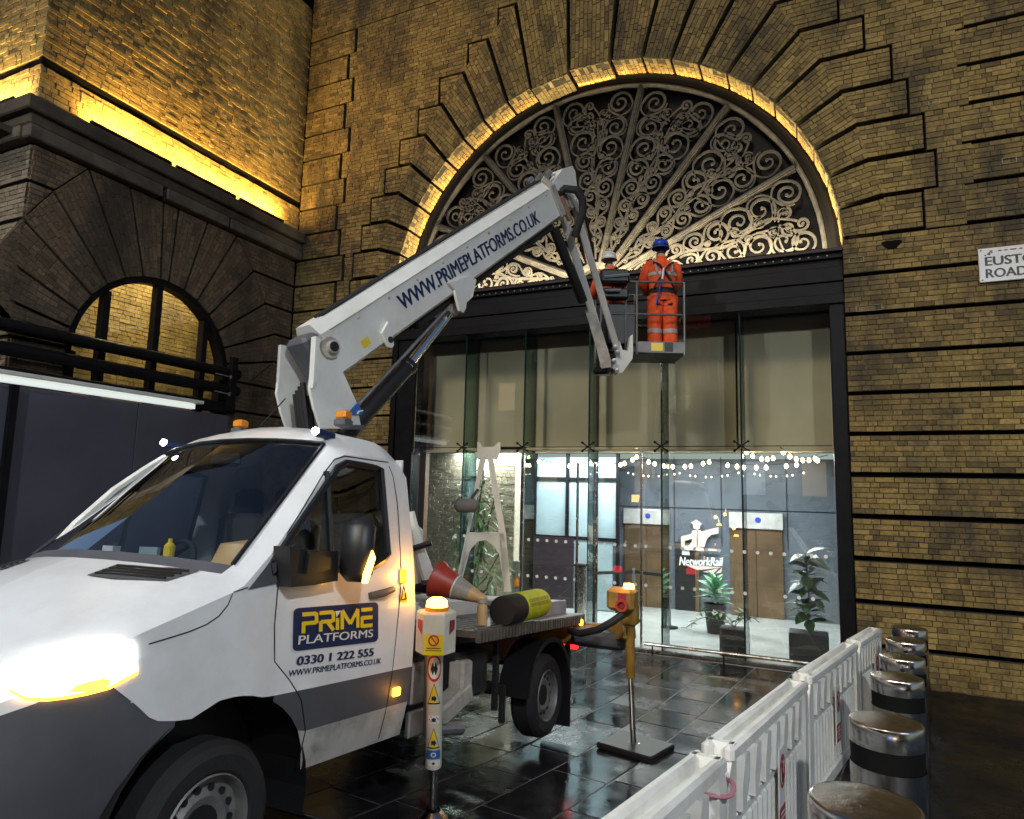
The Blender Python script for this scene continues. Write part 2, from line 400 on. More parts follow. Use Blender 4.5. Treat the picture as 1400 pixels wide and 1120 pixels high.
def brick_solid(mb, fr, poly, depth, front=0.0, ch=.005):
    poly = [(x+RB.uniform(-.003, .003), y+RB.uniform(-.003, .003)) for x, y in poly]
    n = len(poly); cx = sum(p[0] for p in poly)/n; cy = sum(p[1] for p in poly)/n
    ins = []
    for x, y in poly:
        dx, dy = cx-x, cy-y; d = math.hypot(dx, dy)+1e-9; ins.append((x+dx/d*min(ch*1.4, d*.4), y+dy/d*min(ch*1.4, d*.4)))
    vs = [fr.p(x, y, front) for x, y in ins] + [fr.p(x, y, front-ch) for x, y in poly] + [fr.p(x, y, -depth) for x, y in poly]
    fs = [tuple(range(n))]
    for k in (0, 1):
        for i in range(n): fs.append((k*n+i, (k+1)*n+i, (k+1)*n+(i+1) % n, k*n+(i+1) % n))
    mb.add(vs, fs)
def lay(mb, fr, poly, ang=0, course=.0785, ln=.235, hd=.115, gap=.008, depth=.03, jit=.006, single=None, y0=None, ch=.005):
    c, s_ = math.cos(ang), math.sin(ang)
    R = [(x*c+y*s_, -x*s_+y*c) for x, y in poly]
    ys = [p[1] for p in R]; lo, hi = min(ys), max(ys)
    if y0 is None: y0 = lo
    nrow = max(1, round((hi-lo)/course)); ch_ = (hi-lo)/nrow
    for r in range(nrow):
        a, b = lo+r*ch_+gap/2, lo+(r+1)*ch_-gap/2
        strip = clip(clip(R, 1, a, False), 1, b, True)
        if len(strip) < 3: continue
        xs = [p[0] for p in strip]; x = min(xs) - RB.random()*.2 - (.06 if r % 2 else 0); xe = max(xs); k = r % 2
        while x < xe:
            L = (ln if k % 2 == 0 else hd)*RB.uniform(.94, 1.06); k += 1
            q = clip(clip(strip, 0, x+gap/2, False), 0, x+L-gap/2, True)
            full = len(q) == 4 and abs(area(q)-(L-gap)*(b-a)) < 1e-5
            x += L
            if len(q) < 3 or area(q) < 2.5e-4: continue
            q = [(p[0]*c-p[1]*s_, p[0]*s_+p[1]*c) for p in q]
            q2 = []
            for p in q:
                if not q2 or math.hypot(p[0]-q2[-1][0], p[1]-q2[-1][1]) > .003: q2.append(p)
            if len(q2) < 3: continue
            if single and full and single(q2): continue
            brick_solid(mb, fr, q2, depth, RB.uniform(-jit, jit), ch)
BRICK_ME = None
def single_brick(fr, q, parent, m, rotm):
    # one brick of its own: shared mesh, stretched to the size it was laid at
    global BRICK_ME
    if m.name not in BRK:
        vs = []
        for k in range(4):
            rr = random.Random(k); mb = MB(); f = Frame((0, 0, 0), (1, 0, 0), (0, 0, 1), (0, -1, 0))
            e = .012; P = [(-.5+rr.uniform(0, e), -.5+rr.uniform(0, e*2)), (.5-rr.uniform(0, e), -.5+rr.uniform(0, e*2)), (.5-rr.uniform(0, e), .5-rr.uniform(0, e*2)), (-.5+rr.uniform(0, e), .5-rr.uniform(0, e*2))]
            I = [(x*.965, y*.90) for x, y in P]
            mb.add([f.p(*p, 0) for p in I]+[f.p(*p, -.16) for p in P]+[f.p(*p, -1) for p in P], [(0, 1, 2, 3)]+[(a*4+i, a*4+4+i, a*4+4+(i+1) % 4, a*4+(i+1) % 4) for a in (0, 1) for i in range(4)])
            vs.append(mb.mesh('brick', m))
        BRK[m.name] = vs
    xs = [p[0] for p in q]; ys = [p[1] for p in q]
    w, h = max(xs)-min(xs), max(ys)-min(ys)
    P = fr.p((max(xs)+min(xs))/2, (max(ys)+min(ys))/2, RB.uniform(-.006, .006))
    P = WM[parent.name].inverted() @ Vector(P)
    return inst('brick', random.choice(BRK[m.name]), parent, P, rotm, (w, .035, h))
BRK = {}

# ================================================================== STATION FRONT
fac = thing('station_facade', (-3.5, D, 0), 'yellow brick station front with a huge rusticated arch above the glazed entrance', 'building')
ACX, ACZ, AR = -3.52, 6.13, 4.0
G = .075
core = MB()          # mortar beds just behind the bricks
stuffb = MB()        # bricks past the first 300
XR = 4.6
def plate(poly, fr=FAC, mb=core, d=.012, back=.14):
    mb.prism([fr.p(x, y, -d) for x, y in poly], -fr.N*(back-d))
def shrink(poly, g):
    n = len(poly); cx = sum(p[0] for p in poly)/n; cy = sum(p[1] for p in poly)/n
    # inset every edge by g (convex polygon, either winding)
    out = []
    for i in range(n):
        a, b, c = np.array(poly[i-1]), np.array(poly[i]), np.array(poly[(i+1) % n])
        def off(p, q):
            e = unit(q-p); nn = np.array((-e[1], e[0]))
            if np.dot(nn, np.array((cx, cy))-p) < 0: nn = -nn
            return p+nn*g, e
        p1, e1 = off(a, b); p2, e2 = off(b, c)
        A = np.array([[e1[0], -e2[0]], [e1[1], -e2[1]]])
        if abs(np.linalg.det(A)) < 1e-6: out.append(tuple(p2)); continue
        t = np.linalg.solve(A, p2-p1); out.append(tuple(p1+e1*t[0]))
    return out
n_single = [0]
def single_cb(q):
    cx = sum(p[0] for p in q)/4; cy = sum(p[1] for p in q)/4
    if n_single[0] < 300 and .45 < cx < 2.62 and .9 < cy < 5.0:
        n_single[0] += 1; single_brick(FAC, q, fac, M['brick'], (0, 0, 0)); return True
    return False
def arc(a, r=AR): return (ACX+r*math.cos(math.radians(a)), ACZ+r*math.sin(math.radians(a)))
def voussoir(a0, a1, e0, e1, ext=None, proud=0.0, low=0.0):
    r = AR-low
    nr_ = np.array((e1[1]-e0[1], e0[0]-e1[0])); nr_ = unit(nr_ if np.dot(nr_, np.array(e0)-np.array((ACX, ACZ))) > 0 else -nr_)*G/2
    E0, E1 = (tuple(np.array(e0)+nr_), tuple(np.array(e1)+nr_)) if ext else (e0, e1)
    poly = shrink([arc(a0, r), E0, E1, arc(a1, r)], G/2)
    if ext: ext = [tuple(np.array(p)-nr_*.9) if min(np.hypot(p[0]-e0[0], p[1]-e0[1]), np.hypot(p[0]-e1[0], p[1]-e1[1])) < .1 else p for p in ext]
    poly[0] = tuple(np.array(arc(a0, r)) + unit(np.array(arc(a1, r))-np.array(arc(a0, r)))*G/2)
    poly[3] = tuple(np.array(arc(a1, r)) - unit(np.array(arc(a1, r))-np.array(arc(a0, r)))*G/2)
    fr = Frame((0, D-proud, 0), (1, 0, 0), (0, 0, 1), (0, -1, 0))
    mb = MB(); mb.m = 0
    lay(mb, fr, poly, math.radians((a0+a1)/2), jit=.004)
    mb.m = 1; plate(poly, fr, mb, back=.14+proud)
    if ext:
        mb.m = 0; q = shrink(ext, G/2)
        lay(mb, fr, q, 0, jit=.004); mb.m = 1; plate(q, fr, mb)
    # the block's own soffit, bricks running into the arch
    mb.m = 2
    p0, p1 = np.array(arc(a0, r)), np.array(arc(a1, r)); L = np.linalg.norm(p1-p0); u = (p1-p0)/L
    nn = np.array((-u[1], u[0])); nn = nn if np.dot(nn, np.array((ACX, ACZ))-p0) > 0 else -nn
    fs = Frame((p0[0], D-proud, p0[1]), (u[0], 0, u[1]), (0, 1, 0), (nn[0], 0, nn[1]))
    g = G*.30
    lay(mb, fs, [(g, .0), (L-g, .0), (L-g, .46+proud), (g, .46+proud)], PI/2, jit=.004, depth=.02)
    mb.m = 1; plate([(g, .0), (L-g, .0), (L-g, .46+proud), (g, .46+proud)], fs, mb, back=.04)
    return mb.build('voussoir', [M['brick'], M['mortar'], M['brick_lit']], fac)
zR = lambda k: 6.305+.585*k
angR = [2.5, 9.4, 17.1, 24.4, 31.7, 39.4, 46.5, 53.5, 61.1, 68.5, 75.9, 84.1]
eR = []
for k, a in enumerate(angR):
    z = zR(k); r = (z-ACZ)/math.sin(math.radians(a)) if k else 4.5
    r = {0: 4.50, 10: 6.25, 11: 6.6}.get(k, r)
    eR.append((ACX+r*math.cos(math.radians(a)), z))
endR = [1.50, 1.68, 1.56, 1.38, 1.19, .845, .513, .15, -.25, -.8, -1.3]
for k in range(11):
    e0, e1 = eR[k], eR[k+1]
    ext = [(e0[0]+G/2, e0[1]), (endR[k], e0[1]), (endR[k], e1[1]), (e1[0]+G/2, e1[1])] if k < 8 else None
    if ext: ext = [(e0[0]-G/2+.0, e0[1]), (endR[k]+G/2, e0[1]), (endR[k]+G/2, e1[1]), (e1[0]-G/2, e1[1])]
    voussoir(angR[k], angR[k+1], e0, e1, ext)
angL = [181, 173.6, 166.2, 158.8, 151.4, 144, 136.6, 129.1, 121.7, 113.7, 106.4]
zL = lambda k: 6.137+.570*k
eL = []
for k, a in enumerate(angL):
    ex = {0: -8.05, 1: -8.02, 2: -7.963, 3: -7.78, 4: -7.55, 5: -7.28, 6: -6.965, 7: -6.59, 8: -6.12, 9: -5.6, 10: -5.0}[k]
    eL.append((ex, zL(k)))
endL = [-8.7, -8.65, -8.60, -8.42, -8.22, -7.9, -7.57, -7.15, -6.68, -6.05, -5.4]
for k in range(10):
    e0, e1 = eL[k], eL[k+1]
    ext = [(e0[0]+G/2, e0[1]), (e1[0]+G/2, e1[1]), (endL[k+1], e1[1]), (endL[k+1], e0[1])]
    voussoir(angL[k+1], angL[k], e1, e0, ext)
voussoir(84.1, 95.2, eR[11], (ACX-.42, 13.1), None, .07, .05)
voussoir(95.2, 106.4, (ACX-.42, 13.1), eL[10], None, .07, .10)
# plain brickwork between the arch blocks and the quoins
def plain(x0, x1, z0, z1, mb=stuffb, single=None, m=None):
    if x1-x0 < .05: return
    q = [(x0, z0), (x1, z0), (x1, z1), (x0, z1)]
    lay(mb, FAC, q, 0, single=single); plate(q)
for k in range(8):
    plain(endR[k]+G/2, (2.02, 2.13)[k % 2], zR(k), zR(k+1))
for k in range(8, 13):
    x0 = eR[min(k+1, 11)][0]+.05
    plain(x0, (2.02, 2.13)[k % 2], zR(k), zR(k+1))
for k in range(-11, 13):                          # right quoin and pier bands
    g = .075 if zR(k) > 3 else .10
    x0 = (2.02, 2.13)[k % 2]
    if k < 0: x0 = .47
    q = [(x0, zR(k)+g*.5), (XR, zR(k)+g*.5), (XR, zR(k+1)-.02), (x0, zR(k+1)-.02)]
    lay(stuffb, FAC, q, 0, single=single_cb); plate(q)
quo = [-9.12, -8.945, -9.09, -8.90, -9.06, -8.88, -9.04, -8.87, -9.01]
for k in range(-13, 12):                          # left quoin and pier bands
    z0, z1 = zL(k)+.02, zL(k+1)-.02
    if k < 0:
        q = [(-10.1, z0), (-7.5, z0), (-7.5, z1), (-10.1, z1)]; lay(stuffb, FAC, q); plate(q); continue
    xe = quo[(k-3) % 9] if k < 11 else -9.01
    q = [(-10.1, z0), (xe, z0), (xe, z1), (-10.1, z1)]
    if k < 11:
        lay(stuffb, FAC, q); plate(q)
        x1 = endL[k+1] if k < 10 else -4.0
        plain(xe+G, x1, zL(k), zL(k+1))
plain(-10.1, -4.9, zL(11)+.02, 14.2)
plain(-5.4, -3.98, zL(10)+.5, 14.2)
core.build('mortar_bed', M['mortar'], fac)
stuffb.build('brickwork', M['brick'], fac, kind='stuff')
wallb = MB()                                      # body of the wall with the arch cut out, and the sooted depth of the joints
wallb.box((-8.85, D+.40, 3.06), (2.7, .54, 6.14)); wallb.box((2.55, D+.40, 3.06), (4.15, .54, 6.14))
ys0, ys1 = D+.13, D+.67
N = 48
inner = [arc(180*i/N, AR+.02) for i in range(N+1)]
outer = []
for i in range(N+1):
    a = math.radians(180*i/N); dx, dz = math.cos(a), math.sin(a)
    t = min((XR-ACX)/dx if dx > 1e-6 else 1e9, (-10.2-ACX)/dx if dx < -1e-6 else 1e9, (14.3-ACZ)/dz if dz > 1e-6 else 1e9)
    outer.append((ACX+dx*t, ACZ+dz*t))
for i in range(N):
    wallb.prism([(inner[i][0], ys0, inner[i][1]), (outer[i][0], ys0, outer[i][1]), (outer[i+1][0], ys0, outer[i+1][1]), (inner[i+1][0], ys0, inner[i+1][1])], (0, .54, 0))
wallb.build('wall', M['soot'], fac)
# steel beam under the arch
bm = MB(); x0, x1 = -7.52, .468
def bar(z0, z1, y0, y1, mb, xa=x0, xb=x1): mb.bbox(((xa+xb)/2, (y0+y1)/2, (z0+z1)/2), (xb-xa, y1-y0, z1-z0), .008)
bar(6.06, 6.14, D+.10, D+.5, bm); bar(5.93, 6.056, D+.16, D+.5, bm); bar(5.70, 5.926, D+.10, D+.45, bm)
bar(5.50, 5.696, D+.13, D+.45, bm); bar(5.35, 5.496, D+.06, D+.45, bm)
beam = bm.build('steel_beam', M['steel_dk'], fac)
cap = MB(); bar(6.143, 6.20, D+.03, D+.5, cap); cap.build('beam_cap', M['steel_purple'], fac)
rv = MB()
for i in range(62): rv.lathe([(.0, .014), (.012, .010), (.016, 0)], (x0+.06+i*.1265, D+.098, 6.10), (0, -1, 0), 8)
rv.build('rivet', M['alu'], fac, kind='stuff')
for a, b in ((-7.5, -7.02), (.26, .468)):
    cb = MB().bbox(((a+b)/2, D+.24, 2.68), (b-a, .28, 5.34), .012)
    if a < -7: cb.bbox((-7.46, D+.12, 2.68), (.10, .16, 5.33), .01)
    cb.build('steel_column', M['steel_dk'], fac)
CHK = mat('faded_chalk', (.30, .28, .22), .9)
# chalked outlines round single bricks and a weathered hole
for px, py, w, h in ((1171, 355, .19, .075), (1188, 421, .33, .08), (1277, 140, .13, .07), (1380, 219, .16, .08), (1221, 218, .0, .0)):
    if w == 0: continue
    p = atY(px, py, D-.012); ck = MB()
    for dx, dz, a, b in ((0, h/2, w, .005), (0, -h/2, w, .005), (-w/2, 0, .005, h), (w/2, 0, .005, h)): ck.box((p[0]+dx, D-.009, p[2]+dz), (a+.004, .004, b))
    ck.build('chalk_outline', CHK, fac)
p = atY(1219, 335, D); hl0 = MB()
hl0.add([(p[0]+.11*math.cos(a)*(1+.35*math.sin(3*a)), D-.008, p[2]+.09*math.sin(a)*(1+.3*math.cos(2*a))) for a in np.linspace(0, 2*PI, 18)[:-1]], [tuple(range(17))]); hl0.build('weathered_hole', M['soot'], fac)

# ------------------------------------------------------------------ fanlight
fan = thing('iron_fanlight', (ACX, D+.4, ACZ), 'half round cream ironwork fanlight of scrolls between spokes inside the arch', 'window')
FY = D+.52; FR = 3.74
def fpt(r, a, y=0): return (ACX+r*math.cos(math.radians(a)), FY+y, ACZ+.05+r*math.sin(math.radians(a)))
fb = MB()
prof = [(3.99, -.06), (3.99, .12), (3.90, .12), (3.90, -.06)]
def ring(mb, prof, n=60, a0=0, a1=180):
    rows = []
    for i in range(n+1):
        a = a0+(a1-a0)*i/n; rows.append([fpt(r, a, y) for r, y in prof+[prof[0]]])
    mb.grid(rows)
ring(fb, [(4.0, -.08), (4.0, .2), (3.80, .2), (3.80, -.02), (3.88, -.04), (3.93, -.08)]); fb.build('outer_frame', M['soot'], fan)
fb = MB(); ring(fb, [(3.798, -.03), (3.798, .08), (3.735, .08), (3.735, .01), (3.755, -.005), (3.775, -.03)]); ring(fb, [(.42, -.05), (.42, .08), (.30, .08), (.30, -.05)], 24)
fb.build('frame_moulding', M['iron'], fan)
bk = MB()
bk.add([fpt(0, 0, .16)]+[fpt(3.9, 180*i/40, .16) for i in range(41)], [(0, i+1, i+2) for i in range(40)]); bk.build('dark_pane', M['void'], fan)
for i in range(8):
    a = 180*i/7; sp = MB()
    ca, sa = math.cos(math.radians(a)), math.sin(math.radians(a))
    X = np.array((ca, 0, sa)); Z = np.array((-sa, 0, ca)); off = {0: .06, 7: -.06}.get(i, 0)
    for w, y0, y1 in ((.13, .02, .09), (.075, -.03, .02), (.03, -.055, -.03)):
        sp.box(np.array(fpt(2.05, a, (y0+y1)/2))+Z*off, (3.34, w, y1-y0), X, Z, np.array((0, 1, 0)), )
    sp.build('spoke', M['iron'], fan)
def ribbon(mb, P, w=.034, d=.035, y=0.0, taper=None):
    P = [np.array(p) for p in P]; n = len(P); vs = []
    for i in range(n):
        t = P[min(i+1, n-1)]-P[max(i-1, 0)]; t = t/(np.linalg.norm(t)+1e-9); nn = np.array((-t[1], t[0])); ww = w*(taper(i/(n-1)) if taper else 1)/2
        a, b = P[i]+nn*ww, P[i]-nn*ww
        vs += [(a[0], FY+y, a[1]), (b[0], FY+y, b[1]), (b[0], FY+y+d, b[1]), (a[0], FY+y+d, a[1])]
    fs = [(3, 2, 1, 0), (4*n-4, 4*n-3, 4*n-2, 4*n-1)]
    for i in range(n-1):
        for k in range(4): fs.append((i*4+k, i*4+(k+1) % 4, i*4+4+(k+1) % 4, i*4+4+k))
    mb.add(vs, fs)
def scroll(mb, c, rad, a0, turn=1.55, sgn=1, lead=None, y=0.0):
    # spiral that winds in from its rim to a leaf-like bud; lead joins it to a stem
    pts = []
    n = 30
    for i in range(n+1):
        t = i/n; r = rad*(1-t)**.85*.86+rad*.14; a = a0+sgn*turn*2*PI*t
        pts.append((c[0]+r*math.cos(a), c[1]+r*math.sin(a)))
    if lead is not None:
        p0 = np.array(pts[0]); tn = np.array(pts[0])-np.array(pts[1]); tn = unit(tn); L = np.array(lead); dd = np.linalg.norm(L-p0)
        pre = []
        for i in range(9):
            t = i/9; b1 = p0+tn*dd*.55
            pre.append(tuple((1-t)**2*L+2*t*(1-t)*b1+t*t*p0))
        pts = pre+pts
    ribbon(mb, pts, .033, .035, y, lambda t: .75+.6*math.sin(PI*min(1, t*1.1))**2 if t < .9 else .9)
    e = pts[-1]; k = 10
    mb.add([(e[0]+.024*math.cos(2*PI*i/k), FY+y-.012, e[1]+.024*math.sin(2*PI*i/k)) for i in range(k)]+[(e[0]+.026*math.cos(2*PI*i/k), FY+y+.03, e[1]+.026*math.sin(2*PI*i/k)) for i in range(k)],
           [tuple(range(k))]+[(i, (i+1) % k, k+(i+1) % k, k+i) for i in range(k)])
rs_ = random.Random(11)
def curve3(p0, p1, p2, p3, n=14):
    t = np.linspace(0, 1, n)[:, None]; p0, p1, p2, p3 = [np.array(p) for p in (p0, p1, p2, p3)]
    return list((1-t)**3*p0+3*t*(1-t)**2*p1+3*t*t*(1-t)*p2+t**3*p3)
for s in range(7):
    mb = MB(); am = 180/7*(s+.5); hw = 180/14
    def P2(r, off): a = math.radians(am)+off/max(r, .3); return np.array((ACX+r*math.cos(a), ACZ+.05+r*math.sin(a)))
    halfw = lambda r: math.radians(hw)*r-.115
    mir = 1 if s % 2 else -1
    # wavy main stem climbing the middle of the sector, throwing big scrolls left and right
    stem = [P2(r, mir*.22*halfw(r)*math.sin((r-.5)*4.4)) for r in np.linspace(.5, 3.45, 44)]
    ribbon(mb, stem, .038, .04, .004, lambda t: .8+.4*math.sin(PI*t))
    rows = [(.78, .6), (1.03, .6), (1.31, .6), (1.62, .6), (1.96, .6), (2.33, .6), (2.71, .6), (3.09, .6), (3.46, .4)]; last = {}
    for j, (r, f) in enumerate(rows):
        hwid = halfw(r)
        for sd in (-1, 1):
            rad = min(.235, hwid*.47)*rs_.uniform(.9, 1.08)
            if r+rad > 3.68: rad = 3.68-r
            off = sd*(hwid-rad*1.02)
            if hwid > .50: extra = True
            else: extra = False
            rr = r+.10*sd*mir*(1 if r < 3.2 else 0)
            rr = min(rr, 3.67-rad); c = P2(rr, off)
            flip = sd if j % 2 else -sd
            base = P2(max(.5, rr-rad*1.5), off*.12)
            a0 = math.radians(am)+sd*PI/2*(-1 if flip*sd > 0 else 1)+rs_.uniform(-.25, .25)
            scroll(mb, c, rad, a0, 1.45+rs_.uniform(-.1, .2), flip, base)
            if sd in last:
                c0_, r0_, f0_ = last[sd]; t_ = unit(c-c0_); n2 = np.array((-t_[1], t_[0]))*(1 if f0_ > 0 else -1)
                ribbon(mb, curve3(c0_+n2*r0_, c0_+n2*r0_+t_*r0_*1.3, c-n2*rad-t_*rad*1.3, c-n2*rad), .030, .03, .003, lambda t: .7+.5*math.sin(PI*t))
            last[sd] = (c, rad, flip)
            if extra:
                ri = min(.20, (hwid-rad*2)*.5)*rs_.uniform(.85, 1.0)
                ci = P2(min(rr+rad*.75*(1 if j % 2 else -1), 3.66-ri), sd*(ri+.03+.02*rs_.random()))
                if ri > .06: scroll(mb, ci, ri, math.radians(am)-sd*PI/2*(1 if flip*sd > 0 else -1)+rs_.uniform(-.3, .3), 1.3, -flip, P2(rr-rad*1.3, sd*.03))
            # tail that runs on from the scroll and curls the other way
            if rad > .12:
                d1 = P2(rr+rad*1.25, off*.35+sd*.02); r2 = rad*.40
                if rr+rad*1.25+r2 < 3.69: scroll(mb, d1, r2, math.radians(am)+PI*.5*sd+rs_.uniform(-.5, .5), 1.2, -flip, c+unit(d1-c)*rad*.98)
    mb.build('scroll_panel', M['iron'], fan)

# ================================================================== GLASS ENTRANCE SCREEN
GYP = D+.12
scr = thing('glass_entrance_screen', (-3.4, GYP, 0), 'tall frameless glass entrance screen with glass fins and spider fittings under the beam', 'glass wall')
fx = [-6.98, -5.90, -4.69, -3.48, -2.25, -1.02, .25]
ZT, ZG = 3.23, 5.36
def pane(x0, x1, z0, z1, parent, name='pane', y=GYP, m='glass'):
    mb = MB(); mb.box(((x0+x1)/2, y, (z0+z1)/2), (x1-x0-.012, .014, z1-z0-.012)); return mb.build(name, M[m], parent)
for i in range(6):
    pane(fx[i], fx[i+1], ZT, ZG, scr)
    if i not in (2, 3): pane(fx[i], fx[i+1], .03, ZT, scr)
dots = MB()
def dot(mb, x, z, y=GYP-.010, r=.028):
    mb.add([(x+r*math.cos(2*PI*k/10), y, z+r*math.sin(2*PI*k/10)) for k in range(10)], [tuple(range(10))])
for x in np.arange(-6.0, .2, .185):
    if -4.55 < x < -2.3: continue
    for z in (1.63, 1.02):
        if random.random() < .9: dot(dots, x, z)
dots.build('white_dot_row', M['white_dot'], scr, kind='stuff')
for i in range(1, 6):
    x = fx[i]
    for z0, z1 in ((0.02, ZT-.03), (ZT+.03, ZG)):
        mb = MB(); mb.m = 0; mb.box((x, GYP+.27, (z0+z1)/2), (.022, .50, z1-z0))
        mb.m = 1; mb.box((x, GYP+.012, (z0+z1)/2), (.026, .016, z1-z0)); mb.box((x, GYP+.525, (z0+z1)/2), (.024, .008, z1-z0))
        mb.build('fin', [M['glass_fin'], M['glass_edge']], scr)
    mb = MB()
    for dx, dz in ((1, 1), (-1, 1), (1, -1), (-1, -1)):
        mb.tube([(x, GYP-.05, ZT), (x+.10*dx, GYP-.045, ZT+.07*dz)], .012, 6); mb.lathe([(.0, .02), (.022, .016), (.022, 0)], (x+.10*dx, GYP-.03, ZT+.07*dz), (0, -1, 0), 10)
    mb.tube([(x, GYP-.06, ZT), (x, GYP+.1, ZT)], .022, 8); mb.build('spider_fitting', M['steel_dk'], scr)
mb = MB(); mb.box((-3.36, GYP-.004, ZT), (7.2, .012, .012)); mb.build('transom_joint', M['steel_dk'], scr)
mb = MB(); mb.bbox((-3.4, GYP, .015), (7.3, .10, .05), .008); mb.build('threshold', M['steel'], scr)
for i, (xa, xb) in enumerate(((-4.66, -3.49), (-3.47, -2.57))):
    dr = pane(xa, xb, .05, ZT-.02, scr, 'door', GYP-.02)
    hx = xb-.14 if i == 0 else xa+.14
    h = MB().tube([(hx, GYP-.11, .25), (hx, GYP-.11, 2.95)], .022, 12)
    for z in (.4, 1.6, 2.8): h.tube([(hx, GYP-.11, z), (hx, GYP-.02, z)], .012, 8)
    h.build('handle', M['steel'], dr)
    e = MB().box(((xa if i == 0 else xb), GYP-.03, 1.63), (.03, .05, 3.14)); e.build('door_edge', M['steel'], dr)
    dd = MB()
    for k in range(6):
        for z in (1.63, 1.02): dot(dd, xa+.12+k*.17, z, GYP-.030)
    dd.build('white_dot_row', M['white_dot'], dr, kind='stuff')
pane(-2.57, -2.25, .05, ZT-.02, scr, 'side_pane')
mb = MB().box((-4.9, GYP-.06, ZT-.02), (.42, .05, .05)); mb.build('door_closer', M['steel_dk'], scr)
# low rail outside the glass
rl = thing('low_steel_rail', (-1.2, D-.1, 0), 'low steel knee rail in front of the glass beside the planters', 'rail')
MB().tube([(-2.48, D-.12, .17), (.38, D-.12, .17)], .026, 10).build('bar', M['steel'], rl, smooth=True)
for x in (-2.35, -1.3, -.1): MB().tube([(x, D-.12, -.01), (x, D-.12, .16)], .012, 8).build('post', M['steel_dk'], rl)

# ================================================================== LOBBY BEHIND THE GLASS
def sbox(name, c, d, m, kind='structure', **k):
    o = MB().box(c, d, **k).build(name, M[m]); o['kind'] = kind; return o
sbox('lobby_floor', (-3.3, D+2.4, -.02), (9.4, 4.6, .04), 'floor_in')
BWY = D+4.3
sbox('lobby_back_wall', (-2.9, BWY+.06, 1.6), (8.6, .1, 3.3), 'wall_blue')
sbox('lobby_ceiling', (-3.3, D+2.75, 3.42), (9.4, 3.3, .08), 'wall_dark')
sbox('lobby_side_wall', (1.35, D+2.5, 1.6), (.1, 4.2, 3.3), 'wall_blue')
sbox('lobby_left_wall', (-8.3, D+2.5, 1.6), (.1, 4.2, 3.3), 'wall_dark')
sbox('upper_back_wall', (-3.4, D+1.30, 4.5), (8.6, .05, 2.6), 'wall_dark'); sbox('upper_ceiling', (-3.4, D+.95, 5.62), (8.6, .8, .05), 'wall_dark')
sbox('upper_side_wall', (.80, D+.9, 4.4), (.05, .75, 2.5), 'wall_dark'); sbox('upper_side_wall', (-7.6, D+.9, 4.4), (.05, .75, 2.5), 'wall_dark'); sbox('lobby_cheek', (.78, D+.7, 1.6), (.05, .5, 3.3), 'wall_blue')
SEAM = mat('bulkhead_seam', (.50, .42, .29), .7)
bh = thing('bulkhead', (-3.3, D+.95, 4.3), 'beige boarded bulkhead behind the upper panes of the glass screen', 'wall')
for i, x in enumerate([-7.35, -6.15, -4.9, -3.65, -2.4, -1.15]):
    MB().bbox((x+.61+(.15 if i == 5 else 0), D+1.02, 4.32), (1.22+(.30 if i == 5 else 0), .06, 2.25), .006).build('panel', M['bulkhead'], bh)
for x in (-6.15, -4.9, -3.65, -2.4, -1.15):
    MB().box((x+.05, D+1.0, 4.32), (.10, .03, 2.25)).build('seam_post', SEAM, bh)
sbox('timber_jamb', (-7.18, D+.85, 2.7), (.14, .14, 5.4), 'timber')
sbox('soffit', (-3.3, D+.82, 3.20), (7.6, .34, .03), 'bulkhead')
lg = MB()
for x in (-6.2, -5.0, -3.9, -2.7, -1.5, -.35):
    for y in (D+1.5, D+2.9):
        nth = ('first', 'second', 'third', 'fourth', 'fifth', 'sixth')[(-6.2, -5.0, -3.9, -2.7, -1.5, -.35).index(x)]
        lo = MB().box((x, y, 3.365), (.55, .16, .02)); o = lo.build('ceiling_light', M['panel_light']); tag(o, 'small white ceiling light, %s along from the timber jamb in the %s row' % (nth, 'front' if y < D+2 else 'back'), 'ceiling light', 'lobby ceiling lights')
for x in (-6.6, -4.6, -2.8, -1.0):
    L_ = bpy.data.objects.new('lobby_lamp', bpy.data.lights.new('lobby_lamp', 'AREA')); COL.objects.link(L_)
    L_.data.shape = 'RECTANGLE'; L_.data.size = 1.6; L_.data.size_y = .5; L_.data.energy = 115; L_.data.color = (.93, .98, 1.0); L_.location = (x, D+2.6, 3.30)
for i, (xa, xb, px_) in enumerate(((-3.96, -2.96, 1), (-1.68, -.64, 2))):
    ld = thing('lift_door', ((xa+xb)/2, BWY, 0), ('bronze lift doors behind the barrier posts nearer the glass doors', 'bronze lift doors between the logo and the rubber plant')[i], 'lift', 'lifts')
    for k in (0, 1): MB().bbox((xa+(xb-xa)*(.25+.5*k), BWY-.03, .9), ((xb-xa)/2-.006, .05, 1.8), .006).build('door_leaf', M['bronze'], ld)
    MB().bbox(((xa+xb)/2, BWY-.06, 1.96), (xb-xa+.02, .10, .33), .008).build('lintel', mat('bright_lift_lintel', (.62, .62, .60), .35, metal=.4, var=.15), ld)
    MB().lathe([(.0, .012), (.055, .01), (.06, 0)], ((xa+xb)/2+.05, BWY-.115, 1.98), (0, -1, 0), 16).build('blue_badge', M['bluelogo'], ld)
for x in (-4.1, -2.85, -1.85, -.55): MB().box((x, BWY-.004, 2.35), (.012, .012, 1.9)).build('panel_joint', M['steel_dk'])['kind'] = 'structure'
MB().box((-2.4, BWY-.004, 2.18), (8.0, .012, .012)).build('panel_joint', M['steel_dk'])['kind'] = 'structure'
